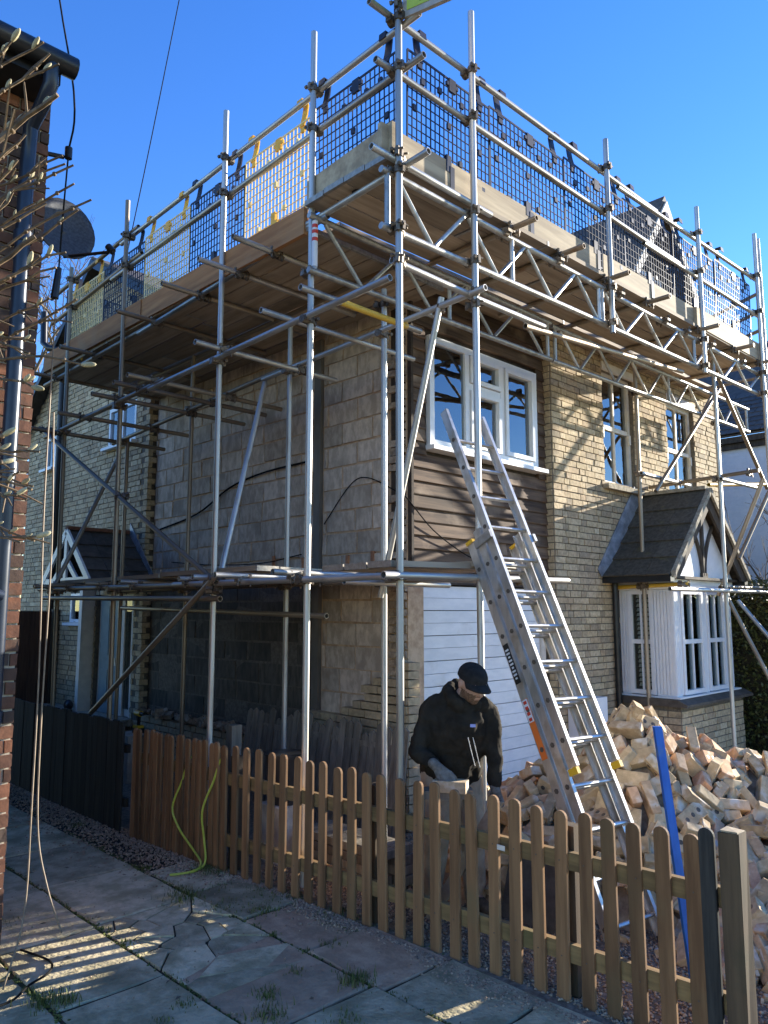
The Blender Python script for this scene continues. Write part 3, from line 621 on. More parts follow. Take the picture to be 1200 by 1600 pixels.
# dormer gable above the eaves
DA, DZ, DY = 5.12, 7.80, .1
dg = MB().prism([(DA, DY, DZ - .12), (DA - 1.15, DY, 6.2), (DA - 1.15, DY, 5.2), (DA + 1.25, DY, 5.2), (DA + 1.25, DY, 6.35)], (0, .12, 0)).build('dormer_wall', M['mortar'], H)
for r in range(17):
    z = 5.3 + r * .15; hw0 = 1.12 if z < 6.2 else max(0, 1.15 * (7.68 - z) / 1.48); n_ = max(1, int(hw0 * 2 / .17))
    for k in range(n_):
        a = DA - hw0 + 2 * hw0 * k / n_; zz = z + .15
        if 4.55 < a + .08 < 5.55 and 5.75 < z + .07 < 6.75: continue
        MB().prism([(a + .003, DY - .004, z + .16), (a + .003, DY - .03, z), (a + .003, DY - .016, z), (a + .003, DY + .0, z + .16)], (2 * hw0 / n_ - .006, 0, 0)).build('hung_tile', M['slate'], H)
frame_window(H, 'x', DY - .02, 4.6, 5.5, 5.8, 6.7, mull=(5.05,), fw=.06, dep=.05, name='dormer_window', back=None)
for s_, e in ((-1, 1.3), (1, 1.42)):
    MB().prism([(DA, -.25, DZ), (DA + s_ * e, -.25, DZ - e * 1.32), (DA + s_ * e, -.25, DZ - e * 1.32 - .06), (DA, -.25, DZ - .08)], (0, 3.2, 0)).build('dormer_roof', M['slate'], H)
    MB().prism([(DA, -.28, DZ - .09), (DA + s_ * e, -.28, DZ - e * 1.32 - .07), (DA + s_ * (e - .13), -.28, DZ - e * 1.32 - .07), (DA, -.28, DZ - .26)], (0, .03, 0)).build('barge_board', M['trim'], H)
# hidden top closure: joists and decking of the opened roof
B(.0, 6.8, .02, 4.8, 4.86, 4.9).build('ceiling_deck', M['dark_room'], H)
B(6.6, 6.8, .18, 9.2, 0, 5.1).build('far_wall', M['mortar'], H); B(.22, 6.6, 9.1, 9.3, 0, 5.1).build('back_wall', M['mortar'], H)
# ------------------------------------------------------------------ scaffolding
SC = thing('scaffolding', 'galvanised tube scaffolding wrapped round the stripped corner of the brick house', 'scaffolding', (-1.55, -1.43, 0))
XO, YO, XI, YI = -1.55, -1.43, -.72, -.5
fz = lambda x, z: z + .02 * (x + 1.43)          # front lifts climb slightly to the right
# standards
for y, top, lean in ((-1.43, 6.95, 0), (-.497, 6.41, 0), (.745, 6.36, .01), (2.61, 6.27, .06), (4.03, 5.99, .08)):
    o = pole('standard', (XO, y - lean, -.004), (XO, y + lean, top), SC, 'steel' if y < 2 else 'steel_old')
    B(XO - .075, XO + .075, y - lean - .075, y - lean + .075, -.006, .004).build('base_plate', M['coupler'], SC)
for x, b, top in ((-.745, -.004, 6.50), (1.28, 4.43, 6.36), (3.31, 4.5, 6.46), (5.10, -.004, 6.78), (5.22, 4.2, 6.75)):
    pole('standard', (x, YO, b), (x, YO, top), SC)
for y, top in ((-.44, 4.55), (.84, 4.60), (2.62, 4.72), (4.16, 4.05)): pole('standard', (XI, y, -.004), (XI, y, top), SC, 'steel' if y < 1 else 'steel_old')
for x, y_, b, t in ((3.50, YI, -.004, 4.98), (4.44, -1.07, -.004, 5.0), (5.90, YI, -.004, 4.9)): pole('standard', (x, y_, b), (x, y_, t), SC, 'steel_old' if x < 4 else 'steel')
# guard rails
def rail(p, q, kind='steel', nm='guard_rail', step=None): return pole(nm, p, q, SC, kind)
rail((XO + .055, -1.58, 5.955), (XO + .055, 2.9, 5.875)); rail((XO + .055, 2.5, 5.93), (XO + .055, 4.85, 5.83), 'steel_old')
rail((XO + .055, -1.62, 5.62), (XO + .055, 3.1, 5.53)); rail((XO + .055, 2.4, 5.60), (XO + .055, 4.75, 5.48), 'steel_old')
rail((-1.78, YO + .055, 6.0), (2.4, YO + .055, 6.08)); rail((1.6, YO + .06, 6.03), (5.35, YO + .06, 6.21))
rail((-1.72, YO + .055, 5.60), (2.9, YO + .055, 5.66)); rail((2.1, YO + .06, 5.62), (5.35, YO + .06, 5.71))
for x in (XO, -.745, 1.28, 3.31, 5.1):
    for z in (5.98 + .035 * (x + 1.4), 5.6 + .018 * (x + 1.4)): coupler((x, YO + .0, z), SC, math.pi / 2)
for y in (-.497, .745, 2.65, 4.1):
    for z in (5.945 - .02 * (y + 1.4), 5.61 - .021 * (y + 1.4)): coupler((XO, y, z), SC, 0)
# lattice beams
def beam(name, x0, x1, y, zt0, zt1, zb0, zb1, n, kind='steel'):
    b = MB(); b.tube([(x0, y, zt0), (x1, y, zt1)], .0242, 12); b.tube([(x0, y, zb0), (x1, y, zb1)], .0242, 12)
    o = b.build(name, M[kind], SC, True)
    zt = lambda x: zt0 + (zt1 - zt0) * (x - x0) / (x1 - x0); zb = lambda x: zb0 + (zb1 - zb0) * (x - x0) / (x1 - x0)
    xs = np.linspace(x0 + .14, x1 - .14, n)
    for i, (a, c) in enumerate(zip(xs, xs[1:])):
        a2, c2 = a + .02, c - .02
        p, q = ((a2, y, zt(a2) - .02), (c2, y, zb(c2) + .02)) if i % 2 == 0 else ((a2, y, zb(a2) + .02), (c2, y, zt(c2) - .02))
        MB().tube([p, q], .0165, 8).build('lacing', M[kind], o, True)
    for x in (x0 + .06, x1 - .06, (x0 + x1) / 2): MB().tube([(x, y, zt(x)), (x, y, zb(x))], .02, 8).build('lacing', M[kind], o, True)
    return o
beam('lattice_beam', -1.66, 1.27, YO + .06, 4.83, 4.865, 4.425, 4.525, 8); beam('lattice_beam', 1.10, 5.3, YO + .066, 4.86, 4.905, 4.515, 4.635, 11)
beam('lattice_beam', -1.62, 1.6, YI - .05, 4.832, 4.85, 4.40, 4.46, 8, 'steel'); beam('lattice_beam', 1.62, 6.95, YI - .05, 4.83, 4.93, 4.455, 4.58, 14)
for x, z in ((-1.55, 4.84), (-1.55, 4.43), (-.745, 4.85), (-.745, 4.46), (1.28, 4.87), (1.28, 4.53), (3.31, 4.88), (3.31, 4.58), (5.1, 4.9), (5.1, 4.63)): coupler((x, YO, z), SC, math.pi / 2)
for x, z in ((-.3, 4.86), (.45, 4.87), (1.5, 4.88), (2.45, 4.88), (2.95, 4.89), (3.6, 4.9), (4.5, 4.91)): coupler((x, YO + .04, z), SC, math.pi / 2, 1.57)
for y in (-.497, -.44): coupler((XO if y < -.45 else XI, y, 4.42), SC, math.pi / 2)
# red and white tag on the rear beam's end post
tg = MB().tube([(-1.56, YI - .05, 4.44), (-1.56, YI - .05, 4.80)], .0225, 12).build('tagged_end_post', M['print_white'], SC, True)
for z in (4.64, 4.70, 4.745): MB().tube([(-1.56, YI - .05, z), (-1.56, YI - .05, z + .028)], .0232, 12).build('red_band', M['print_red'], tg, True)
# ledgers under the left platform and mid lift
pole('ledger', (XO + .055, -.62, 4.845), (XO + .055, 2.4, 4.72), SC); pole('ledger', (XO + .055, 2.2, 4.735), (XO + .055, 4.9, 4.70), SC, 'steel_old')
pole('ledger', (-1.50, -1.66, 4.895), (-1.50, -.3, 4.86), SC); pole('ledger', (XI + .055, -.5, 4.75), (XI + .055, 4.8, 4.70), SC, 'steel_old')
pole('ledger', (XO - .055, -1.40, 4.066), (XO - .055, 1.9, 4.0), SC); pole('ledger', (XO - .055, 1.6, 4.03), (XO - .055, 4.5, 3.945), SC, 'steel_old')
pole('ledger', (XI - .055, -1.55, 4.205), (XI - .055, 1.2, 4.12), SC); pole('ledger', (XI - .055, .9, 4.15), (XI - .055, 4.45, 3.99), SC, 'steel_old')
for y in (-.497, .745, 2.61, 4.03): coupler((XO, y, 4.05 - .02 * (y + 1.4)), SC, math.pi)
for y in (-.44, .84, 2.62): coupler((XI, y, 4.17 - .02 * (y + 1.4)), SC, math.pi)
# transoms: tubes across the lifts, ends sticking out on the passage side
for y, z in ((.05, 4.83), (.56, 4.82), (1.17, 4.80), (2.05, 4.80), (3.42, 4.79), (4.50, 4.76)):
    pole('transom', (-1.90, y, z - .05), (-.15, y, z - .05), SC, 'steel' if y < 1 else 'steel_old'); coupler((XO + .055, y, z - .06), SC, 0, 1.57)
pole('transom', (-1.80, -.21, 4.13), (-.12, -.21, 4.14), SC); pole('transom', (-1.84, -.74, 4.135), (-.60, -.74, 4.135), SC)
pole('painted_tube', (-1.46, -.74, 4.135), (-.76, -.74, 4.135), SC, 'yellow_tube', 1.04)
for y, z, e in ((.60, 4.10, -.3), (1.80, 4.09, -.05), (2.09, 4.08, -.05), (2.58, 4.07, .0), (3.41, 4.03, -.2), (4.18, 3.99, -.15)):
    pole('transom', (-1.88, y, z - .03), (e - .05, y, z - .03), SC, 'steel' if y < 1 else 'steel_old'); coupler((XO - .055, y, z - .035), SC, 0, 1.57); coupler((XI - .055, y, z - .03), SC, 0, 1.57)
for x in (-.2, .5, 1.28, 2.1, 3.3, 4.3, 5.1, 5.8): pole('transom', (x, -1.62, fz(x, 4.905)), (x, -.14, fz(x, 4.905)), SC, 'steel_old'); coupler((x, YO + .05, fz(x, 4.90)), SC, 0, 1.57)
pole('transom', (-1.78, YO + .03, 4.925), (-.5, YO + .03, 4.925), SC); coupler((XO, YO, 4.96), SC, .6); coupler((XO, YO, 4.42), SC, .6)
pole('transom', (-1.58, -1.39, 4.20), (-.75, -1.39, 4.20), SC); coupler((XO, YO, 4.2), SC, .4); coupler((-.745, YO, 4.21), SC, 1.2); coupler((-.745, YO, 4.12), SC, 1.2)
pole('ledger', (-.8, YO + .05, 4.20), (.22, YO + .05, 4.22), SC); pole('ledger', (.1, YO + .15, 4.22), (3.4, YO + .3, 4.6), SC, 'steel_old')
# lower lift round the corner
LZ = 2.09
pole('ledger', (XO - .055, -1.5, LZ), (XO - .055, 1.3, LZ + .01), SC); pole('ledger', (XO - .055, 1.0, LZ + .0), (XO - .055, 4.4, LZ + .03), SC, 'steel_old')
pole('ledger', (XO - .055, .55, LZ - .12), (XO - .055, 4.25, LZ - .07), SC, 'steel_old'); pole('ledger', (XI - .055, -.9, LZ + .02), (XI - .055, 4.4, LZ + .02), SC, 'steel_old')
pole('ledger', (XI - .055, .2, LZ - .26), (XI - .055, 4.0, LZ - .18), SC, 'steel_old'); pole('ledger', (-1.75, YO - .055, LZ), (.3, YO - .055, LZ + .02), SC)
pole('ledger', (-1.50, YO + .06, LZ + .0), (-.3, YO + .06, LZ + .0), SC); pole('ledger', (-1.2, YI, LZ), (.0, YI, LZ), SC)
for y, a, e, k in ((-.42, -1.80, -.1, 'steel'), (.25, -1.85, -.2, 'steel'), (.66, -1.80, -.1, 'steel'), (1.05, -1.70, -.6, 'steel'), (2.05, -1.75, -.1, 'steel'), (2.75, -1.78, -.1, 'steel_old'), (3.55, -1.82, -.1, 'steel_old'), (4.05, -1.8, -.2, 'steel_old')):
    pole('transom', (a, y, LZ + .055), (e, y, LZ + .06), SC, k); coupler((XO - .055, y, LZ + .02), SC, 0, 1.57); coupler((XI - .055, y, LZ + .03), SC, 0, 1.57)
for y in (-1.43, -.497, .745, 2.57, 3.97): coupler((XO, y, LZ), SC, math.pi)
for y in (-.44, .84, 2.62): coupler((XI, y, LZ), SC, math.pi)
coupler((-.745, YO, LZ + .02), SC, -1.57); coupler((-.3, YO - .04, LZ), SC, -1.57)
# braces
pole('brace', (XO - .10, 4.54, 4.06), (XO - .10, .55, 2.10), SC, 'steel_old'); pole('brace', (XO - .11, .52, 2.16), (XO - .11, 2.90, .78), SC, 'steel_old')
pole('brace', (XI - .10, 4.15, 3.8), (XI - .9, 3.95, 2.12), SC, 'steel_old'); pole('brace', (XI - .1, 1.10, 4.06), (XO + .1, .80, 2.18), SC)
pole('brace', (XI - .05, -1.12, 4.26), (XI - .05, -.45, 1.98), SC); coupler((XI, -.47, 2.15), SC, 2.2); coupler((XI - .02, -1.09, 4.18), SC, 1)
for y, z in ((.58, 2.12), (.62, 2.04), (4.45, 4.02), (2.35, 3.0)): coupler((XO - .05, y, z), SC, 2.6, .5)
# right-hand end
pole('ledger', (3.45, YI - .05, 3.50), (4.75, YI - .05, 3.50), SC); pole('ledger', (4.35, -1.12, 3.47), (5.55, -1.12, 3.49), SC); pole('transom', (4.49, -.13, 3.49), (4.49, -1.52, 3.54), SC, 'steel_old')
pole('brace', (5.88, YI - .1, 5.08), (3.70, YI - .1, 3.30), SC, 'steel_old'); pole('brace', (4.50, -1.56, 3.44), (4.50, -.95, 2.06), SC, 'steel_old')
pole('brace', (4.51, -1.00, 2.16), (4.51, -1.55, .95), SC, 'steel_old'); pole('brace', (4.66, -1.12, 2.0), (4.66, -1.62, 1.35), SC, 'steel'); pole('brace', (4.56, -1.2, 2.5), (5.6, -1.4, 3.75), SC, 'steel_old')
pole('transom', (3.54, -.13, 2.155), (3.54, -1.02, 2.18), SC, 'yellow_tube'); pole('ledger', (2.85, -1.12, 2.105), (6.0, -1.12, 2.12), SC); pole('ledger', (4.40, -1.02, 2.16), (6.6, -1.02, 2.18), SC, 'steel_old')
pole('ledger', (4.4, -.95, 3.42), (6.0, -1.05, 3.6), SC, 'yellow_tube'); pole('brace', (4.7, -1.0, 4.9), (6.1, -1.05, 3.55), SC, 'steel_old')
for p in ((3.50, YI, 3.5), (4.44, -1.07, 3.48), (4.47, -1.40, 3.52), (4.44, -1.07, 2.12), (3.5, YI, 2.16), (3.54, -.98, 2.17), (5.9, YI, 4.55), (3.5, YI, 4.5), (4.47, -.55, 3.5)): coupler(p, SC, R_.uniform(0, 3), R_.choice((0, 1.57)))
# boards of the front platform (along x)
def boards(ax, rows, u0, u1, z, name, m, tilt=0):
    for i, v in enumerate(rows):
        cut = min(u1, u0 + R_.uniform(1.2, 3.6)); segs = [(u0, cut), (cut, min(cut + 3.9, u1)), (min(cut + 3.9, u1), u1)]
        for a, b in segs:
            if b - a < .1: continue
            dz = R_.uniform(-.006, .006)
            if ax == 'x':
                za, zb = fz(a, z) + dz, fz(b, z) + dz
                o = MB().prism([(a + .006, v + .006, za), (b - .006, v + .006, zb), (b - .006, v + .006, zb + .038), (a + .006, v + .006, za + .038)], (0, .213, 0)).build(name, M[m], SC)
                MB().prism([(a + .004, v + .004, za - .002), (a + .03, v + .004, za - .002), (a + .03, v + .004, za + .04), (a + .004, v + .004, za + .04)], (0, .217, 0)).build('board_end_band', M['steel_band'], o)
            else:
                o = B(v + .006, v + .219, a + .006, b - .006, z + dz, z + dz + .038).build(name, M[m], SC)
                B(v + .004, v + .221, a + .004, a + .03, z + dz - .002, z + dz + .04).build('board_end_band', M['steel_band'], o)
boards('x', (-1.385, -1.16, -.935, -.71), -1.62, 5.35, 4.935, 'scaffold_board', 'board_x'); boards('x', (-.415, -.185), -1.2, 6.6, 4.945, 'scaffold_board', 'board_x')
boards('y', (-1.515, -1.29, -1.065, -.84), -.42, 4.82, 4.80, 'scaffold_board', 'board_y'); boards('y', (-.60, -.372, -.146), -.42, 4.78, 4.79, 'scaffold_board', 'board_y')
boards('y', (-1.50, -1.27, -1.05, -.55), .2, 4.3, 2.185, 'scaffold_board', 'board_y'); boards('x', (-1.40, -1.17, -.94), -1.6, -.25, 2.155, 'scaffold_board', 'board_x')
boards('y', (-.80, -.5, -.27), -1.45, 1.5, 2.19, 'scaffold_board', 'board_y')
# toe boards on edge
def toe(p, q, z0, z1, m, th=.038):
    p, q = Vector(p), Vector(q); d = (q - p).normalized(); n_ = Vector((-d.y, d.x, 0)) * th
    o = MB().prism([(p.x, p.y, z0), (q.x, q.y, z1), (q.x, q.y, z1 + .225), (p.x, p.y, z0 + .225)], n_).build('toe_board', M[m], SC)
    return o
toe((-1.64, -1.355, 0), (1.22, -1.355, 0), 4.965, 5.015, 'toe_x'); toe((1.30, -1.352, 0), (3.36, -1.352, 0), 5.015, 5.05, 'toe_x'); toe((3.27, -1.39, 0), (5.32, -1.39, 0), 5.045, 5.085, 'toe_x')
toe((-1.525, -.40, 0), (-1.575, -1.39, 0), 4.975, 4.985, 'toe_x')
toe((-1.535, 2.32, 0), (-1.535, -.38, 0), 4.815, 4.775, 'toe_y'); toe((-1.55, 4.82, 0), (-1.545, 2.28, 0), 4.845, 4.815, 'toe_y'); toe((-1.5, 4.8, 0), (-.3, 4.8, 0), 4.84, 4.84, 'toe_y')

# ------------------------------------------------------------------ hanging mesh guards
GWD, GH = 1.0, .86
def guard_meshes():
    g = MB(); t = .0024
    for i in range(20):
        x = -.5 + i / 19; r = .0065 if i in (0, 19) else (.0034 if i % 5 == 0 else t); g.box(x - r, x + r, -.005, .005, 0, GH)
    for k in range(13):
        z = GH * k / 12; r = .008 if k in (0, 12) else t; g.box(-.5, .5, -.0038, .0038, z - r, z + r)
    for x, z in ((-.33, .66), (.3, .70), (-.42, .42), (.37, .40), (-.02, .45), (.12, .2), (-.28, .14), (.41, .1), (-.13, .69), (.14, .69)):
        g.box(x - .02, x + .02, -.009, .009, z, z + .045)
    h = MB(); h.prism([(-.036, -.004, GH - .04), (-.036, .024, GH + .06), (-.036, .036, GH + .15), (-.036, .026, GH + .182), (-.036, -.04, GH + .182), (-.036, -.046, GH + .13), (-.036, -.038, GH + .13), (-.036, -.034, GH + .176), (-.036, .020, GH + .174), (-.036, .026, GH + .15), (-.036, .012, GH + .06), (-.036, -.014, GH - .04)], (.072, 0, 0)); h.box(-.02, .03, -.010, .010, GH - .085, GH - .042)
    p = MB(); p.box(-.04, .04, -.010, .010, GH - .095, GH + .010); p.box(-.07, -.042, -.009, .009, GH - .055, GH - .025); p.box(.042, .07, -.009, .009, GH - .055, GH - .025)
    c = MB(); c.box(-.045, .015, -.013, .012, .10, .23); c.box(.0, .05, -.016, .010, -.05, .15); c.tube([(.002, -.02, -.045), (.025, -.026, -.075), (.048, -.02, -.045)], .007, 6)
    return [('grid', g, 0), ('hook', h, -.37), ('hook', h, .37), ('name_plate', p, .02), ('toe_clip', c, -.02)]
GM = {}
for k in ('guard_black', 'guard_yellow'):
    GM[k] = []
    for nm, mb_, dx in guard_meshes():
        me = mb_.mesh(nm, (0, 0, 0)); me.materials.append(M['guard_pale' if (k == 'guard_yellow' and nm == 'grid') else k]); GM[k].append((nm, me, dx))
def guard(p, ang, k, label, sx=1, roll=0):
    e = thing('mesh_guard', label, 'mesh guard', p, 'plastic mesh guards hung on the guard rails')
    e.rotation_euler = (roll, 0, ang); e.scale = (sx, 1, 1)
    for nm, me, dx in GM[k]:
        o = bpy.data.objects.new(nm, me); col.objects.link(o); o.parent = e; o.location = (dx, 0, 0)
    return e
LP = [(-1.36, -.44, 'guard_black', 'black mesh guard beside the corner pole on the passage side'),
      (-.39, .53, 'guard_yellow', 'yellow mesh guard on the passage side, nearest of the yellow ones to the corner pole'),
      (.54, 1.455, 'guard_black', 'black mesh guard between two yellow guards nearest the corner pole'),
      (1.46, 2.35, 'guard_yellow', 'yellow mesh guard in the middle of the passage side rail'),
      (2.38, 3.335, 'guard_black', 'black mesh guard on the passage side, the one farthest from the corner pole'),
      (3.35, 4.28, 'guard_yellow', 'yellow mesh guard at the far left end beside the satellite dish')]
for a, b, k, l in LP: guard((-1.47, (a + b) / 2, 5.955 - .0205 * (a + 1.5) - .145 - GH), -math.pi / 2, k, l, (b - a), R_.uniform(-.02, .02))
RP = [(-1.38, -.44, 'black mesh guard over the front toe board beside the corner pole'), (-.42, .655, 'black mesh guard just right of the second front pole'),
      (.665, 1.74, 'black mesh guard left of the pole before the dormer'), (1.75, 2.80, 'black mesh guard directly in front of the tile-hung dormer'),
      (2.82, 3.9, 'black mesh guard in front of the right edge of the dormer roof'), (3.92, 5.0, 'black mesh guard at the far right end of the front rail')]
for a, b, l in RP: guard(((a + b) / 2, -1.345, 6.0 + .034 * ((a + b) / 2 + 1.5) - .145 - GH), 0, 'guard_black', l, (b - a), R_.uniform(-.02, .02))
guard((-.95, 4.45, 4.98), math.pi, 'guard_black', 'black mesh guard closing the far end of the passage side platform', 1)
# inner rails at the far right end
for z in (5.5, 5.75, 6.0): pole('guard_rail', (5.2, -1.4, z), (6.0, .1, z + .02), SC, 'steel_old')
pole('guard_rail', (4.5, -.3, 5.72), (6.2, -.3, 5.76), SC); pole('guard_rail', (4.5, -.3, 6.02), (6.2, -.3, 6.06), SC); pole('standard', (4.62, -.3, 5.0), (4.62, -.3, 6.15), SC)
# company sign at the top
sg = thing('sign_board', 'lime green sign board with www print clamped near the top of the corner pole', 'sign', (-1.52, -1.5, 6.1))
MB().prism([(-1.535, -1.46, 5.965), (-1.535, -2.5, 5.70), (-1.535, -2.5, 6.50), (-1.535, -1.46, 6.765)], (.03, 0, 0)).build('sign_panel', M['sign_rim'], sg)
MB().prism([(-1.539, -1.50, 6.00), (-1.539, -2.46, 5.755), (-1.539, -2.46, 6.47), (-1.539, -1.50, 6.715)], (.0035, 0, 0)).build('sign_face', M['sign_green'], sg)
tc_ = bpy.data.curves.new('lettering', 'FONT'); tc_.body = 'www.'; tc_.size = .13; tc_.extrude = .001
to = linkobj('lettering', None, None, None, (0, 0, 0)); bpy.data.objects.remove(to)
tmp = bpy.data.objects.new('lettering', tc_); me = bpy.data.meshes.new_from_object(tmp); bpy.data.objects.remove(tmp)
lo = place('lettering', me, M['print_dark'], sg, (-1.541, -1.60, 6.0)); lo.rotation_euler = (math.pi / 2, .25, -math.pi / 2); lo.rotation_mode = 'XYZ'
for z in (6.2, 6.5): coupler((-1.55, -1.45, z), sg)
coupler((XO, YO, 6.06), SC, .5)

# ------------------------------------------------------------------ aluminium triple ladder
LD = thing('ladder', 'aluminium triple extension ladder leaning on the scaffold over the garage door', 'ladder', (-1.05, -2.56, 0))
e2 = Vector((.205, 1.11, 2.29)).normalized(); e1 = Vector((math.cos(rad(8.4)), -math.sin(rad(8.4)), 0)); e1 = (e1 - e2 * e1.dot(e2)).normalized(); e3 = e1.cross(e2)
if e3.y > 0: e3 = -e3
L0 = Vector((-1.05, -2.56, .01)); LWD = .43
def lp(u, s, d): return L0 + e1 * u + e2 * s + e3 * d
def section(k, s0, s1, d, inset):
    for u in (inset, LWD - inset):
        out = -1 if u < LWD / 2 else 1
        st = MB(); st.obox(lp(u, (s0 + s1) / 2, d), e1 * .004, e3 * .033, e2 * (s1 - s0) / 2)
        for dd in (-.031, .031): st.obox(lp(u - out * .010, (s0 + s1) / 2, d + dd), e1 * .0125, e3 * .004, e2 * (s1 - s0) / 2)
        o = st.build('stile', M['alu'], LD)
        n_ = 0; s = .14 + .25 * math.ceil((s0 - .12) / .25)
        while s < s1 - .04:
            MB().tube([lp(u + out * .004, s, d), lp(u + out * .008, s, d)], .0165, 6).build('rung_end', M['dark_plug'], o); s += .25
    s = .14 + .25 * math.ceil((s0 - .12) / .25)
    while s < s1 - .04:
        MB().tube([lp(inset, s, d), lp(LWD - inset, s, d)], .0155, 10, flat=.85).build('rung', M['alu'], LD, True); s += .25
section(0, .0, 2.60, .0, .0); section(1, .62, 2.66, .082, .012); section(2, .98, 3.66, .164, .02)
for s in (2.56,):
    for u in (.0, LWD):
        mb = MB(); mb.obox(lp(u, s, .125), e1 * .012, e3 * .085, e2 * .028); mb.build('guide_bracket', M['steel'], LD)
for u in (.02, LWD - .02): MB().obox(lp(u, .955, .164), e1 * .014, e3 * .035, e2 * .02).build('end_cap', M['drill_yellow'], LD)
for u in (0., LWD): MB().obox(lp(u, .0, .0), e1 * .018, e3 * .038, e2 * .03).build('rubber_foot', M['black_pvc'], LD)
for u in (.0, LWD): MB().obox(lp(u, 2.605, .0), e1 * .014, e3 * .035, e2 * .012).build('end_cap', M['drill_yellow'], LD)
st = MB().obox(lp(-.0055, 1.70, -.002), e1 * .001, e3 * .024, e2 * .135).build('black_sticker', M['black_pvc'], LD)
for i in range(9): MB().obox(lp(-.0075, 1.60 + i * .024, -.002), e1 * .0006, e3 * (.016 if i % 3 else .009), e2 * .006).build('white_mark', M['print_white'], st)
st = MB().obox(lp(-.0055, 1.27, -.002), e1 * .001, e3 * .024, e2 * .19).build('orange_sticker', M['print_orange'], LD)
MB().obox(lp(-.0075, 1.385, -.002), e1 * .0004, e3 * .023, e2 * .072).build('white_patch', M['print_white'], st)
for i in range(4): MB().obox(lp(-.0090, 1.33 + i * .036, -.002), e1 * .0006, e3 * .014, e2 * .010).build('red_mark', M['print_red'], st)
# ------------------------------------------------------------------ picket fence on the boundary
def fence_x(y): return -1.668 - .058 * (y + 1.4)
PF = thing('picket_fence', 'new brown picket fence with rounded tops between the paving and the gravel drive', 'fence', (-1.68, -.7, 0))
pt = {}
def picket_mesh(w_, h, seed):
    rr = random.Random(seed); mb = MB(); r = w_ / 2; P = [(-r, 0), (r, 0)]
    for i in range(9): a = math.pi * i / 8; P.append((r * math.cos(a), h - r + r * math.sin(a) * .95))
    P = [(x + rr.uniform(-.001, .001), z) for x, z in P]
    n = len(P); q = [(x * .93, z if z == 0 else z - .002) for x, z in P]
    v = [(-.0085, -x, z) for x, z in q] + [(-.006, -x, z) for x, z in P] + [(.010, -x, z) for x, z in P]
    f = [tuple(range(n))[::-1], tuple(range(2 * n, 3 * n))] + [(k * n + i, k * n + (i + 1) % n, (k + 1) * n + (i + 1) % n, (k + 1) * n + i) for k in (0, 1) for i in range(n)]
    me = mb.add(v, [t[::-1] for t in f]).mesh('picket', (0, 0, 0)); me.materials.append(M['picket']); return me
PM = [picket_mesh(.070, .93, i) for i in range(4)]
ys = []; y = 1.44
while y > -3.25: ys.append(y); y -= .0785 if y > .20 else .132
for i, y in enumerate(ys):
    o = place('picket', PM[i % 4], None, PF, (fence_x(y), y + R_.uniform(-.004, .004), -.035 + R_.uniform(-.014, .010)))
    o.scale = (1, .84 if y > .2 else 1, 1)
    o.rotation_euler = (R_.uniform(-.014, .014), R_.uniform(-.014, .014), R_.uniform(-.05, .05))
for z in (.17, .60):
    for a, b in ((1.50, -.65), (-.655, -3.44)):
        xa, xb = fence_x(a) + .013, fence_x(b) + .013
        MB().prism([(xa, a, z), (xb, b, z), (xb, b, z + .085), (xa, a, z + .085)], (.034, 0, 0)).build('rail', M['rail'], PF)
for y in (1.5, .15, -1.25, -2.6): B(fence_x(y) + .052, fence_x(y) + .125, y - .037, y + .037, -.05, .80).build('post', M['post'], PF)
o = place('picket', PM[0], None, PF, (fence_x(-3.31), -3.312, -.0)); o.data = PM[0].copy(); o.data.materials[0] = M['black_wood']; o['label'] = 'black painted picket with a split top edge'
gp = B(-1.60, -1.515, -3.47, -3.385, -.05, .935, .004).build('gate_post', M['post'], PF)
B(-1.595, -1.52, -3.465, -3.39, .936, .942, .003).build('post_top', M['toe_x'], gp)
pl = B(fence_x(-1.95) - .0125, fence_x(-1.95) - .0095, -2.285, -2.235, .63, .655).build('metal_plate', M['trim'], PF)
for y in ys[::1]:
    for z in (.20, .645): MB().tube([(fence_x(y) - .0098, y, z), (fence_x(y) - .0085, y, z)], .004, 6).build('screw', M['dark_plug'], PF)
# dark boarded fence farther back
DF = thing('board_fence', 'near black close boarded fence continuing the pickets towards the gate', 'fence', (-1.84, 4.5, 0))
y = 1.66
while y < 7.5:
    B(-1.845 + R_.uniform(-.004, .004), -1.825, y, y + .097, -.03, .905 + R_.uniform(-.012, .012), .002).build('fence_board', M['dark_fence'], DF); y += .102
for z in (.2, .65): B(-1.822, -1.785, 1.62, 7.5, z, z + .07).build('rail', M['dark_fence'], DF)
GT = thing('side_gate', 'tall red brown boarded side gate between the rear wall and the neighbour house', 'gate', (-.6, 7.6, 0))
x = -1.75
while x < -.2: B(x, x + .118, 7.58, 7.60, .03, 1.87, .002).build('gate_board', M['gate'], GT); x += .122
for z in (.3, 1.6): B(-1.74, -.2, 7.605, 7.64, z, z + .09).build('gate_ledge', M['gate'], GT)
tag(B(-.22, -.13, 7.5, 7.59, 0, 1.9).build('gate_post', M['post']), 'olive brown timber gate post against the rear brick wall', 'post')
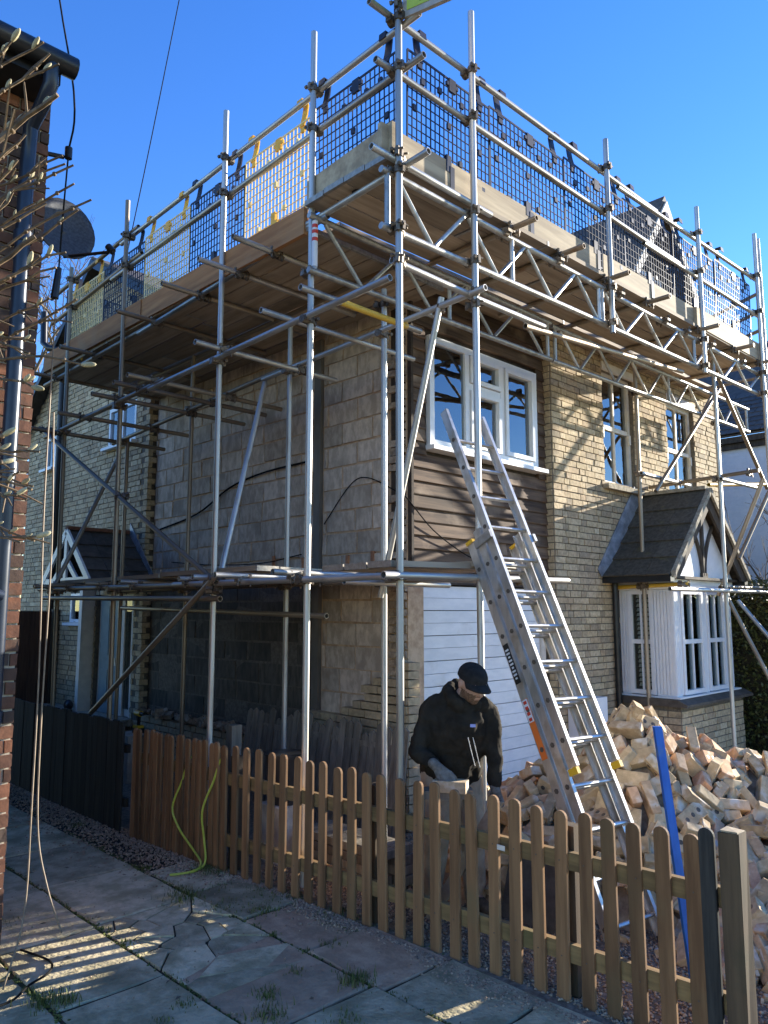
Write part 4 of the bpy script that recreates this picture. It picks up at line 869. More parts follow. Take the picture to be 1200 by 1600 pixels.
# old grey palings leaning by the block wall
OP = thing('old_paling_panel', 'old grey paling panel leaning against the foot of the block wall', 'fence panel', (-.3, .5, 0))
y = -.30; i = 0
while y < 2.0:
    h = R_.uniform(.78, .90); lean = .12
    MB().prism([(-.42, y, -.01), (-.42, y + .085, -.01), (-.42 + lean, y + .085, h), (-.42 + lean, y + .0425, h + .03), (-.42 + lean, y, h)], (.016, 0, 0)).build('paling', M['grey_wood'], OP); y += .097
for z in (.25, .7): B(-.40 + .12 * z, -.37 + .12 * z, -.28, 2.0, z, z + .05).build('rail', M['grey_wood'], OP)
tag(B(-1.36, -1.27, .70, .79, -.01, .93, .003).build('timber_post', M['grey_wood']), 'short square grey post standing behind the pickets', 'post')
BN = thing('plastic_bucket', 'black plastic builders bucket behind the pickets beside the second pole', 'bucket', (-1.25, .12, 0))
MB().tube([(-1.25, .12, .40), (-1.25, .12, .76)], [.12, .16], 18, cap=False).build('bucket_body', M['galv_bin'], BN, True); MB().tube([(-1.25, .12, .75), (-1.25, .12, .775)], .168, 18).build('bucket_rim', M['galv_bin'], BN, True)
tag(B(-1.4, -1.1, -.02, .26, -.01, .40, .005).build('block_stack', M['block']), 'grey concrete block under the black bucket', 'block')
TS = thing('sun_block_planks', 'low stack of old grey planks added behind the pickets to block low sun beside the bucket', 'planks', (-1.12, -.2, 0))  # added stack, keeps low sun off the paving next to the fence
for k in range(4):
    for q_ in range(2):
        d_ = R_.uniform(-.08, .08); B(-1.27 + q_ * .16, -1.12 + q_ * .16, -.95 + d_, -.06 + d_, .02 + k * .062, .075 + k * .062, .003).build('plank', M['grey_wood'], TS)
    B(-1.26, -.98, -.8, -.72, k * .062 + .0765, k * .062 + .0815).build('spacer', M['grey_wood'], TS)
# blue bar leaning on the fence
tag(MB().prism([(-1.14, -3.03, -.003), (-1.105, -3.055, -.003), (-1.095, -2.905, 1.27), (-1.13, -2.88, 1.27)], (.015, .02, 0)).build('blue_bar', M['blue']), 'long blue metal bar leaning behind the fence near the gate post', 'bar')
tag(MB().prism([(-1.0, -2.3, -.0), (-1.0, -1.75, -.0), (-.86, -1.75, .42), (-.86, -2.3, .42)], (.02, 0, 0)).build('slate_sheet', M['slate']), 'dark flat sheet leaning behind the pickets beside the ladder foot', 'sheet')
tag(MB().prism([(-1.35, -1.52, .0), (-1.35, -1.44, .0), (-1.2, -1.86, .74), (-1.2, -1.94, .74)], (.02, 0, 0)).build('timber_offcut', M['toe_x']), 'pale sawn timber offcut leaning behind the pickets in front of the workman', 'timber')
# ------------------------------------------------------------------ tumbled heap of reclaimed bricks
def brick_mesh(kind, seed):
    rr = random.Random(seed); l, w_, h = (.108, .0515, .033) if kind != 'half' else (.062, .0515, .033)
    bm = bmesh.new(); bmesh.ops.create_cube(bm, size=2)
    for v in bm.verts: v.co = Vector((v.co.x * l, v.co.y * w_, v.co.z * h)) + Vector([rr.uniform(-.004, .004) for _ in range(3)])
    if kind == 'half':
        for v in bm.verts:
            if v.co.x > 0: v.co.x += rr.uniform(-.03, .025)
    bmesh.ops.bevel(bm, geom=bm.edges[:], offset=.004, segments=1, affect='EDGES')
    me = bpy.data.meshes.new('brick'); bm.to_mesh(me); bm.free(); me.materials.append(M['loose_brick'])
    if kind == 'cored':
        me.materials.append(M['dark_plug'])
        bm = bmesh.new(); bm.from_mesh(me)
        for sgn in (-1, 1):
            for x in (-.062, 0, .062):
                c = [bm.verts.new((x + .016 * math.cos(a), .016 * math.sin(a), sgn * (h + .0006))) for a in [k * math.pi / 4 for k in range(8)]]
                d = [bm.verts.new((v.co.x * 1 - (v.co.x - x) * .15, v.co.y * .85, sgn * (h - .012))) for v in c]
                e = [bm.verts.new((x + .019 * math.cos(k * math.pi / 4), .019 * math.sin(k * math.pi / 4), sgn * (h - .003))) for k in range(8)]
                fs = [bm.faces.new((c[k], c[(k + 1) % 8], e[(k + 1) % 8], e[k]) if sgn > 0 else (e[k], e[(k + 1) % 8], c[(k + 1) % 8], c[k])) for k in range(8)]
                f = bm.faces.new(c if sgn > 0 else c[::-1]); f.material_index = 1
                for k in e + d: pass
                bmesh.ops.delete(bm, geom=d, context='VERTS')
        bm.to_mesh(me); bm.free()
    return me
KM = {'whole': [brick_mesh('whole', i) for i in range(5)], 'cored': [brick_mesh('cored', 10 + i) for i in range(3)], 'half': [brick_mesh('half', 20 + i) for i in range(4)]}
KL = {'whole': 'whole solid cream brick lying loose in the tumbled brick heap', 'cored': 'brick with three round core holes lying in the tumbled brick heap', 'half': 'broken half brick lying loose in the tumbled brick heap'}
HC = [(.20, -2.06, 1.20, .92), (.58, -2.30, .98, .90), (.95, -2.55, .86, .95), (-.22, -1.52, .74, .92), (.22, -2.95, .60, .78), (.6, -1.6, .72, .95), (-.35, -3.15, .34, .55), (1.6, -2.4, .6, .9), (.5, -3.5, .5, .8), (-.2, -3.7, .3, .6)]
def heap(x, y): return max(0, max(h * (1 - (math.hypot(x - a, y - b) / r) ** 1.25) for a, b, h, r in HC))
# rubble core so that no hollow shows between bricks
mb = MB(); N_ = 40; gx = np.linspace(-1.2, 3.8, N_); gy = np.linspace(-4.2, -.2, N_)
v = [(x, y, max(-.05, heap(x, y) - .13 + R_.uniform(-.02, .02))) for y in gy for x in gx]
f = [(j * N_ + i, j * N_ + i + 1, (j + 1) * N_ + i + 1, (j + 1) * N_ + i) for j in range(N_ - 1) for i in range(N_ - 1)]
tag(mb.add(v, f).build('rubble', M['dust'], None, True), 'crumbled mortar and dust underneath the tumbled brick heap', 'rubble', None, 'stuff')
cand = []; tries = 0; rb = random.Random(11)
while len(cand) < 760 and tries < 60000:
    tries += 1; x, y = rb.uniform(-.9, 3.5), rb.uniform(-4.1, -.35); h = heap(x, y)
    if h < .025 and rb.random() > .12: continue
    if h <= 0 and not (-.8 < x < 2.2 and -3.9 < y < -1.0 and heap(x + .2, y) + heap(x - .2, y) + heap(x, y + .2) > 0): continue
    if x < -.62 and y > -2.0 and h < .2: continue
    if y > -.98 and x > 3.2: continue
    if math.hypot(x + .85, y + 2.45) < .36: continue
    z = max(h - rb.uniform(.0, .06), .03)
    if any((x - a) ** 2 + (y - b) ** 2 + (z - c) ** 2 < (.098 if rb.random() < .7 else .08) ** 2 for a, b, c in [q[:3] for q in cand]): continue
    cand.append((x, y, z))
cand.sort(key=lambda p: near(p) - p[2] * 1.5 + max(0, p[0] + p[1] + 1.2) * 1.2)
rest = MB()
for i, (x, y, z) in enumerate(cand):
    g = 1e-2; nx, ny = (heap(x - g, y) - heap(x + g, y)) / (2 * g), (heap(x, y - g) - heap(x, y + g)) / (2 * g); n_ = Vector((nx, ny, 1)).normalized()
    q = Vector((0, 0, 1)).rotation_difference(n_) @ Quaternion((0, 0, 1), rb.uniform(0, 6.28)) @ Quaternion((1, 0, 0), rb.choice((0, 0, 1.57, 0, 1.57)) + rb.gauss(0, .28)) @ Quaternion((0, 1, 0), rb.gauss(0, .30) + (1.45 if rb.random() < .10 else 0))
    kind = rb.choices(('whole', 'cored', 'half'), (.5, .27, .23))[0]; me = rb.choice(KM[kind])
    if i < 298:
        o = place('loose_brick', me, None, None, (x, y, z), q); tag(o, KL[kind], 'brick', 'loose bricks in the heap')
    else:
        m4 = Matrix.Translation((x, y, z)) @ q.to_matrix().to_4x4(); rest.add([m4 @ v.co for v in KM['whole'][i % 5].vertices], [tuple(p.vertices) for p in KM['whole'][i % 5].polygons])
tag(rest.build('brick_heap', M['loose_brick']), 'the rest of the tumbled cream bricks on the far side of the heap', 'bricks', None, 'stuff')
# broken bits round the heap
fr_ = MB()
for _ in range(900):
    x, y = rb.uniform(-1.0, 3.4), rb.uniform(-4.0, -.4); h = heap(x, y)
    if h <= 0 and heap(x + .25, y) <= 0 and heap(x, y + .25) <= 0: continue
    s = rb.uniform(.008, .03); q = Quaternion(Vector((rb.random(), rb.random(), rb.random())), rb.uniform(0, 6)); m3 = q.to_matrix()
    fr_.obox((x, y, max(0, h - .03) + s * .6), m3 @ Vector((s * 1.4, 0, 0)), m3 @ Vector((0, s, 0)), m3 @ Vector((0, 0, s * .7)))
tag(fr_.build('brick_rubble', M['loose_brick']), 'small broken brick chips strewn over and round the heap', 'rubble', None, 'stuff')

# ------------------------------------------------------------------ neighbouring house on the left
NX, NY = -3.50, -.47
NH = thing('neighbour_house', 'dark red brick house corner with black gutter at the left edge', 'house', (-4.5, .5, 0))
B(-8, NX - .012, NY + .012, 6.5, 0, 4.92).build('gable_wall', M['white_mortar'], NH)
brickwork(NH, 'x', NY, -5.4, NX, 0, 4.9, proud=.004, depth=.09, m='red_brick', nparts=290, L=.225)
brickwork(NH, 'y', NX, NY + .02, 6.4, 0, 4.9, proud=.004, depth=.09, m='red_brick', flip=-1)
MB().prism([(NX - .06, NY - .22, 4.93), (-8, NY - .22, 4.93), (-8, NY + 3, 6.9), (NX - .06, NY + 3, 6.9)], (0, 0, .06)).build('roof', M['slate'], NH)
B(-8, NX - .05, NY - .26, NY + .05, 4.80, 4.925).build('soffit', M['black_pvc'], NH)
MB().tube([(-8, NY - .31, 4.87), (NX + .01, NY - .31, 4.90)], .06, 12).build('gutter', M['black_pvc'], NH, True)
MB().tube([(NX - .12, NY - .31, 4.86), (NX - .12, NY - .31, 4.74), (NX - .13, NY - .24, 4.66), (NX - .14, NY - .10, 4.58), (NX - .14, NY - .08, 4.35), (NX - .14, NY - .08, .05)], .041, 12).build('downpipe', M['navy_pvc'], NH, True)
for z in (3.9, 2.6, 1.3): MB().tube([(NX - .14, NY - .08, z), (NX - .14, NY - .08, z + .06)], .05, 12).build('pipe_collar', M['navy_pvc'], NH, True)
MB().tube([(NX - .14, NY - .10, 1.95), (NX - .25, NY - .12, 1.98), (NX - .7, NY - .10, 2.25)], .034, 10).build('branch_pipe', M['navy_pvc'], NH, True)
for k in range(-1, 3): pass
# satellite dish on the far side of the corner
SD = thing('satellite_dish', 'dark perforated satellite dish on the side of the red brick house', 'satellite dish', (-3.3, .25, 4.3))
dn = Vector((.02, -.96, .16)).normalized(); dc = Vector((-3.14, .16, 4.43))
qd = dn.to_track_quat('Z', 'Y').to_matrix(); dm = MB(); nr, na = 6, 32; rr_ = []
for i in range(nr + 1):
    for k in range(na):
        r = .20 * i / nr; a = 2 * math.pi * k / na
        rr_.append(dc + qd @ Vector((r * math.cos(a) * 1.0, r * math.sin(a) * 1.10, r * r * 1.1 - .04)))
dm.add(rr_, [(i * na + k, i * na + (k + 1) % na, (i + 1) * na + (k + 1) % na, (i + 1) * na + k) for i in range(nr) for k in range(na)])
rf = dm.build('reflector', M['dish'], SD, True); so_ = rf.modifiers.new('thickness', 'SOLIDIFY'); so_.thickness = .004
MB().tube([dc + qd @ Vector((.2 * math.cos(2 * math.pi * k / 24), .22 * math.sin(2 * math.pi * k / 24), .004)) for k in range(25)], .004, 6).build('rim', M['black_pvc'], SD, True)
bt = dc + Vector((0, 0, -.20)); tip = bt + Vector((.20, -.30, .0))
MB().tube([dc - dn * .02 + Vector((0, 0, -.1)), bt + Vector((.0, 0, -.0)), tip], .011, 8).build('feed_arm', M['black_pvc'], SD, True)
MB().tube([tip + Vector((0, 0, .0)), tip + Vector((-.02, .03, .04))], .024, 10).build('feed_head', M['black_pvc'], SD, True)
MB().tube([dc - dn * .05, dc - dn * .05 + Vector((-.1, .1, -.05)), (NX, .30, 4.28)], .016, 8).build('mount_arm', M['black_pvc'], SD, True)
# wires and hoses
def smooth(pts, k=6):
    P = [Vector(q) for q in pts]; P = [P[0] * 2 - P[1]] + P + [P[-1] * 2 - P[-2]]; out = []
    for i in range(1, len(P) - 2):
        for j in range(k):
            t = j / k; a, b, c, d = P[i - 1:i + 3]
            out.append((b * 2 + (c - a) * t + (a * 2 - b * 5 + c * 4 - d) * t * t + (b * 3 - a - c * 3 + d) * t ** 3) * .5)
    return out + [P[-2]]
def cable(pts, r, m, label, cat='cable', nm='cable'):
    return tag(MB().tube(smooth(pts), r, 6).build(nm, M[m], None, True), label, cat)
ins = Vector((-3.36, -.40, 4.62))
BK = MB().tube([(NX, NY + .1, 4.58), (-3.38, -.38, 4.60)], .014, 8); BK.tube([ins - Vector((0, 0, .03)), ins + Vector((0, 0, .04))], .022, 10)
tag(BK.build('wire_bracket', M['black_pvc'], None, True), 'small black wire bracket and insulator on the neighbour corner under the gutter', 'bracket')
cable([ins, ins + Vector((.03, .05, .45)), (-3.18, .6, 6.9), (-2.9, 1.6, 9.8), (-2.4, 3.5, 14)], .006, 'cable', 'overhead wire rising from the neighbour house corner out of the frame', 'wire', 'overhead_wire')
cable([(.12, 6.2, 7.5), (.35, 6.0, 9.5), (.75, 5.9, 12.5), (1.3, 5.6, 17)], .008, 'cable', 'thin overhead wire rising steeply from behind the left guards', 'wire', 'overhead_wire')
# hose hanging over the fence
tag(MB().tube(smooth([(-1.76, .66, .74), (-1.775, .68, .70), (-1.80, .72, .55), (-1.84, .78, .35), (-1.82, .70, .2), (-1.80, .52, .08), (-1.83, .36, .03), (-1.92, .28, .012), (-2.04, .30, .012), (-2.1, .33, .012)]), .0085, 8).build('hose', M['hose'], None, True), 'lime green hose end hanging from the picket fence onto the pebbles, the left one', 'hose', 'lime hoses over the picket fence')
tag(MB().tube(smooth([(-1.74, .22, .80), (-1.765, .24, .76), (-1.79, .28, .62), (-1.83, .36, .40), (-1.81, .36, .2), (-1.81, .33, .06), (-1.86, .30, .015), (-1.96, .28, .013)]), .0085, 8).build('hose', M['hose'], None, True), 'lime green hose end hanging from the picket fence onto the pebbles, the right one', 'hose', 'lime hoses over the picket fence')
cable([ins, ins + Vector((-.012, 0, -.4)), ins + Vector((-.015, .01, -.75))], .005, 'cable', 'short dark wire hanging below the insulator to a black splice', 'wire')
tag(MB().tube([ins + Vector((-.015, .01, -.73)), ins + Vector((-.03, .01, -.92))], [.018, .024], 8).build('wire_splice', M['black_pvc'], None, True), 'black splice pod hanging on the wire above the dish', 'splice')
cable([ins + Vector((-.02, .01, -.9)), (-3.40, -.44, 3.2), (-3.41, -.47, 2.4), (-3.40, -.50, 1.6), (-3.42, -.56, .9), (-3.45, -.62, .35), (-3.56, -.7, .05)], .0045, 'pale_cable', 'loose dusty cable hanging down the neighbour corner and curling left at the ground')
cable([(-3.38, -.45, 3.0), (-3.36, -.48, 2.2), (-3.38, -.52, 1.3), (-3.39, -.58, .75), (-3.34, -.62, .45), (-3.27, -.66, .22)], .0045, 'pale_cable', 'loose dusty cable hanging beside the neighbour corner with a bare free end')
cable([(-3.75, -.75, .012), (-3.55, -.76, .012), (-3.42, -.66, .015), (-3.30, -.60, .02), (-3.24, -.45, .012), (-3.3, -.2, .012)], .006, 'cable', 'dark cable lying in a loop on the paving by the neighbour corner')
cable([(-.02, 4.6, 2.95), (-.03, 3.6, 3.08), (-.02, 2.9, 3.33), (-.03, 2.2, 3.42), (-.02, 1.4, 3.44)], .011, 'cable', 'black cable strung along the blockwork from the porch side')
cable([(-.03, 4.2, 2.5), (-.035, 3.2, 2.42), (-.03, 2.2, 2.40), (-.03, 1.5, 2.46)], .006, 'cable', 'thin cable sagging low on the blockwork above the lower lift')
cable([(-.02, 1.15, 2.75), (-.03, .75, 3.1), (-.03, .5, 3.15), (-.06, .1, 2.98), (-.05, -.04, 2.9), (.3, -.06, 2.62), (.75, -.06, 2.42), (1.0, -.08, 2.36)], .006, 'cable', 'thin black cable looping round the near house corner onto the weatherboards')
# ------------------------------------------------------------------ magnolia branches reaching in from the left
def at(px, py, d):
    """a point d metres in front of the lens axis, used to lay out the near shrub"""
    f = cam.matrix_basis.to_3x3(); return CAM + f @ Vector(((px - 600) / 1200 * d, (800 - py) / 1200 * d, -d))
MG = thing('magnolia_shrub', 'bare magnolia shrub with furry buds reaching in at the left edge', 'shrub', (-5.0, -2.3, 0))
rm = random.Random(5)
tips = [(20, 62, 2.3), (68, 66, 2.5), (78, 84, 2.5), (92, 100, 2.5), (90, 148, 2.3), (45, 170, 2.4), (98, 243, 2.5), (102, 256, 2.6), (115, 258, 2.5), (116, 287, 2.6), (143, 312, 2.5), (122, 328, 2.6), (72, 318, 2.4), (55, 370, 2.4), (103, 394, 2.4), (62, 400, 2.4), (88, 418, 2.4), (120, 468, 2.5), (78, 466, 2.6), (54, 531, 2.5), (130, 570, 2.4), (46, 552, 2.4), (52, 605, 2.3), (52, 760, 2.5), (62, 706, 2.5), (50, 765, 2.3), (60, 838, 2.4), (54, 845, 2.5), (42, 780, 2.3), (15, 732, 2.2), (12, 680, 2.2), (40, 210, 2.3), (28, 250, 2.2), (20, 300, 2.3)]
wood_ = MB(); stem = Vector((-5.15, -2.55, 0))
for k, (px, py, d) in enumerate(tips):
    d *= 1.0; tip = at(px, py, d)
    back = at(-150 - rm.uniform(0, 60), py + rm.uniform(110, 230) if py < 480 else py + rm.uniform(-90, 60), d + rm.uniform(-.15, .15))
    mid = at(px * .35 - 30, py + (rm.uniform(25, 75) if py < 480 else rm.uniform(-45, 10)), d + rm.uniform(-.05, .1)); P = []
    for i in range(9):
        t = i / 8; p = back * (1 - t) ** 2 + mid * 2 * t * (1 - t) + tip * t * t
        P.append(p + Vector([rm.uniform(-.006, .006) for _ in range(3)]) * (i % 8 != 0))
    thick = 2.0 if k in (4, 13) else 1
    MB().tube(P, [.0062 * thick * (1 - .45 * i / 8) for i in range(9)], 6).build('branch', M['twig'], MG, True)
    # joints, side shoots and buds
    for i in (3, 5, 6):
        if rm.random() < .6:
            dd = ((P[i + 1] - P[i]).normalized() + Vector([rm.uniform(-.8, .8) for _ in range(3)])).normalized(); l_ = rm.uniform(.05, .16)
            MB().tube([P[i], P[i] + dd * l_ * .5 + Vector((0, 0, .006)), P[i] + dd * l_], [.0042, .0036, .0026], 5).build('side_shoot', M['twig'], MG, True)
    for i in (5, 6, 7):
        MB().ell(P[i], (.0075 * thick, .0075 * thick, .0075)).build('node', M['twig'], MG, True) if rm.random() < .5 else None
    for i in range(rm.choice((0, 1, 2, 2))):
        t = rm.choice((5, 6, 7, 7)); ddir = (P[t] - P[t - 1]).normalized() + Vector((rm.uniform(-.4, .4), rm.uniform(-.4, .4), .75)); ddir.normalize(); ln = rm.uniform(.012, .025)
        q = ddir.to_track_quat('Z', 'Y').to_matrix(); MB().ell(P[t] + ddir * ln * .9, (ln * .34, ln * .34, ln), q).build('bud', M['bud'], MG, True)
    if k in (0, 20, 22, 26): 
        ddir = (P[8] - P[7]).normalized() + Vector((0, 0, .3)); ddir.normalize(); q = ddir.to_track_quat('Z', 'Y').to_matrix(); MB().ell(P[8] + ddir * .016, (.009, .009, .024), q).build('bud', M['bud'], MG, True)
for i in range(7):
    a = at(-160, 1150 - 130 * i, 2.35); MB().tube([stem, (stem + a) / 2 + Vector((-.1, 0, .2)), a, a + Vector((.02, .02, .3))], [.03, .022, .016, .012], 7).build('trunk', M['bark'], MG, True)
# ------------------------------------------------------------------ weeds in the joints
def tuft(mb, x, y, n, h, sp, rg):
    for _ in range(n):
        a = rg.uniform(0, 6.28); bx, by = x + rg.gauss(0, sp), y + rg.gauss(0, sp); hh = h * .62 * rg.uniform(.4, 1.1); l = hh * rg.uniform(.2, .9); wd = rg.uniform(.0015, .0035)
        c, s = math.cos(a), math.sin(a)
        mb.add([(bx - s * wd, by + c * wd, -.01), (bx + s * wd, by - c * wd, -.01), (bx + c * l * .4 + s * wd * .7, by + s * l * .4 - c * wd * .7, hh * .6), (bx + c * l * .4 - s * wd * .7, by + s * l * .4 + c * wd * .7, hh * .6), (bx + c * l, by + s * l, hh)], [(0, 1, 2, 3), (3, 2, 4)])
gr = MB(); rg = random.Random(3)
for x, y, n, h, sp in ((-3.40, -.86, 150, .055, .05), (-3.33, -.93, 60, .07, .03), (-2.22, -.10, 170, .05, .07), (-2.17, .02, 90, .04, .05), (-1.98, -.12, 60, .03, .06), (-1.84, .30, 260, .045, .06), (-1.80, .15, 150, .04, .05), (-2.0, -.66, 110, .045, .05), (-1.75, -.55, 160, .035, .08), (-2.15, -.42, 150, .035, .07), (-1.68, -1.0, 120, .035, .06), (-1.82, -.35, 80, .03, .05), (-2.2, -1.75, 200, .07, .05), (-2.62, -1.55, 90, .06, .035), (-2.72, -1.72, 140, .06, .05), (-2.95, -1.35, 60, .04, .03), (-2.0, -1.33, 60, .04, .04), (-2.36, -1.45, 50, .04, .03), (-2.85, -.5, 40, .03, .03), (-3.25, .3, 80, .04, .08), (-2.02, 2.1, 60, .05, .04), (-2.15, .62, 40, .04, .03), (-3.1, -1.42, 50, .045, .03), (-2.5, -2.0, 80, .05, .05)): tuft(gr, x, y, n, h, sp, rg)
for _ in range(70):
    x = rg.choice((-2.17, -2.85, -3.42)) + rg.gauss(0, .012); tuft(gr, x, rg.uniform(-2.6, 1.6), 14, .022, .02, rg)
tag(gr.build('weeds', M['grass']), 'green grass and weeds growing out of the paving joints', 'grass', None, 'stuff')
ms = MB()
for _ in range(3200):
    if rg.random() < .5: x, y = rg.choice((-2.17, -2.85, -3.42)) + rg.gauss(0, .014), rg.uniform(-2.8, 2)
    else: x, y = rg.gauss(-1.74, .05), rg.uniform(-2.2, .5)
    s = rg.uniform(.004, .011); ms.ell((x, y, -.006), (s, s, s * .6), None, 5, 3)
tag(ms.build('moss', M['grass']), 'low dark green moss cushions along the joints and fence foot', 'moss', None, 'stuff')
lf = MB()
for _ in range(60):
    x, y, a = rg.uniform(-4.2, -1.8), rg.uniform(-2.4, 2.5), rg.uniform(0, 6.28); l = rg.uniform(.01, .025); c, s = math.cos(a) * l, math.sin(a) * l
    lf.add([(x - c, y - s, .004), (x + s * .4, y - c * .4, .008), (x + c, y + s, .005), (x - s * .4, y + c * .4, .012)], [(0, 1, 2, 3)])
tag(lf.build('dead_leaves', M['bark']), 'dry brown leaf scraps lying on the paving', 'leaves', None, 'stuff')
# ------------------------------------------------------------------ hedge, white house, bare trees
HG = thing('hedge', 'tall clipped evergreen hedge beyond the bay window', 'hedge', (7.2, -.6, 0))
rng = np.random.default_rng(4); n = 36000
u = rng.uniform(0, 1, (n, 3)); P = np.c_[5.7 + u[:, 0] * 4.5, -2.05 + u[:, 1] * 2.35, u[:, 2] * 2.25]
face_ = rng.integers(0, 4, n); P[face_ == 0, 1] = -2.05 + rng.exponential(.07, (face_ == 0).sum()); P[face_ == 1, 2] = 2.25 - rng.exponential(.06, (face_ == 1).sum()); P[face_ == 2, 0] = 5.7 + rng.exponential(.08, (face_ == 2).sum())
P += rng.normal(0, .03, P.shape); P[:, 1] += .10 * np.sin(P[:, 0] * 5) * np.cos(P[:, 2] * 4)
P[:, 2] *= 1 + .20 * np.clip((-1.15 - P[:, 1]) / .25, 0, 1)  # out-of-view front end, extended and raised to block sun on the paving
P[:, 2] += .08 * np.sin(P[:, 0] * 7 + P[:, 1] * 5) * (P[:, 2] > 1.9)
d1 = rng.normal(0, 1, (n, 3)); d1 /= np.linalg.norm(d1, axis=1)[:, None]; d2 = np.cross(d1, rng.normal(0, 1, (n, 3))); d2 /= np.linalg.norm(d2, axis=1)[:, None]
s = rng.uniform(.018, .036, (n, 1)); V = np.stack([P - d1 * s, P + d2 * s * .5, P + d1 * s, P - d2 * s * .5], 1).reshape(-1, 3)
me = bpy.data.meshes.new('foliage'); me.from_pydata(V.tolist(), [], np.arange(4 * n).reshape(-1, 4).tolist()); me.update()
tag(linkobj('foliage', me, M['hedge'], HG, (0, 0, 0)), kind='stuff')
for i in range(8): x = 6 + i * .55; MB().tube([(x, -.5, 0), (x + .1, -.55, .8), (x - .05, -.4, 1.9)], [.03, .022, .01], 6).build('stem', M['bark'], HG, True)
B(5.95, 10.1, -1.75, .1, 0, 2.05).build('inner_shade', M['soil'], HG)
WH = thing('white_house', 'white painted brick house with dark slate roof beyond the hedge at the right', 'house', (11.5, 2, 0))
B(9.5, 17, -.45, 6.2, 0, 4.98).build('wall', M['render'], WH)
mb = MB()
for z in np.arange(.0, 4.9, .075): mb.box(9.494, 9.51, -.44, 6.19, z + .004, z + .071)
tag(mb.build('brick_courses', M['render'], WH), kind='stuff')
B(9.38, 9.49, -.6, 6.3, 4.97, 5.08).build('gutter', M['half_timber'], WH); B(9.44, 9.492, -.5, 6.25, 4.86, 4.965).build('fascia', M['half_timber'], WH)
sb = MB().prism([(9.36, -.6, 5.08), (9.36, 6.3, 5.08), (13.2, 6.3, 8.0), (13.2, -.6, 8.0)], (0, 0, .04)).build('roof', M['slate'], WH)
sl_ = Vector((3.84, 0, 2.92)).normalized(); nn = Vector((-sl_.z, 0, sl_.x))
for r in range(9):
    for k in range(13):
        y = 3.4 - (k + (.5 if r % 2 else 0)) * .30
        a = Vector((9.34, y, 5.12)) + sl_ * (.2 * r) + nn * .02; b = a + sl_ * .24 - nn * .012
        MB().prism([(a.x, y - .29, a.z), (a.x, y, a.z), (b.x, y, b.z), (b.x, y - .29, b.z)], nn * .012).build('roof_slate', M['slate'], WH)
def branchy(mb, p, d, L, r, depth, rg, up=.1):
    q = p + d * L; m_ = (p + q) / 2 + Vector([rg.uniform(-.08, .08) * L for _ in range(3)])
    mb.tube([p, m_, q], [r, r * .85, r * .68], 5 if r > .01 else 3, cap=False)
    if depth <= 0: return
    for _ in range(rg.choice((2, 3, 3)) if depth > 1 else 3):
        e = (d + Vector([rg.uniform(-.75, .75) for _ in range(3)]) + Vector((0, 0, up))).normalized()
        branchy(mb, m_ if rg.random() < .3 else q, e, L * rg.uniform(.6, .85), r * .62, depth - 1, rg, up)
def bare_tree(name, label, loc, h, r, depth, seed, lean=(0, 0, 1), up=.15, cat='tree'):
    t = thing(name, label, cat, loc); rg = random.Random(seed); mb = MB(); p = Vector(loc)
    tr = MB(); tr.tube([p, p + Vector(lean).normalized() * h * .3], [r, r * .8], 8); tr.build('trunk', M['bark'], t, True)
    for _ in range(4): branchy(mb, p + Vector(lean).normalized() * h * .28, (Vector(lean) + Vector([rg.uniform(-.5, .5) for _ in range(3)])).normalized(), h * .2, r * .6, depth, rg, up)
    mb.build('crown', M['bark'], t, True)
bare_tree('bare_tree', 'bare winter tree with fine twigs far behind the rear roof at the left', (5.5, 26, 0), 19, .22, 6, 2)
bare_tree('bare_shrub', 'bare twiggy shrub standing in front of the white house', (8.3, -.7, 0), 4.6, .05, 4, 9, (-.1, -.05, 1), .25, 'shrub')
TA = thing('tv_aerial', 'tv aerial on a thin mast at the right edge above the scaffold', 'aerial', (9.2, -1.3, 6.0))
ap = (9.2, -1.62)
MB().tube([(*ap, 5.2), (*ap, 8.15)], .022, 8).build('mast', M['half_timber'], TA, True)
MB().tube([(ap[0] - .1, ap[1] - .3, 8.05), (ap[0] + .1, ap[1] + .5, 8.05)], .012, 6).build('boom', M['steel_old'], TA, True)
for k in range(7): y = ap[1] - .26 + k * .11; MB().tube([(ap[0], y, 7.9), (ap[0], y, 8.2)], .005, 5).build('director', M['steel_old'], TA, True)
# ------------------------------------------------------------------ cordless drill and small things
DR = thing('cordless_drill', 'yellow and black cordless drill standing behind the first pickets', 'drill', (-.75, 4.0, .36)); dx, dy, dz = -.75, 3.52, .50
B(-.95, -.55, 3.35, 3.72, -.01, dz - .002, .004).build('dust_block', M['block']); o = bpy.data.objects['dust_block']; o.name = 'concrete_block'; tag(o, 'grey block under the yellow drill behind the fence', 'block')
MB().box(dx - .045, dx + .045, dy - .06, dy + .06, dz, dz + .055).build('battery', M['black_pvc'], DR); B(dx - .04, dx + .04, dy - .055, dy + .055, dz + .056, dz + .085).build('base', M['drill_yellow'], DR)
MB().tube([(dx, dy, dz + .08), (dx, dy - .01, dz + .19)], .02, 10).build('grip', M['black_pvc'], DR, True); MB().tube([(dx, dy + .07, dz + .215), (dx, dy - .05, dz + .215)], [.03, .033], 12).build('motor_body', M['drill_yellow'], DR, True)
MB().tube([(dx, dy - .05, dz + .215), (dx, dy - .11, dz + .215)], [.025, .014], 12).build('chuck', M['black_pvc'], DR, True)
tag(MB().ell((-.36, 6.42, .53), (.06, .1, .08), None, 12, 8).build('black_bag', M['black_pvc'], None, True), 'small black bundle on the step below the rear window', 'bag')
rb2 = MB()
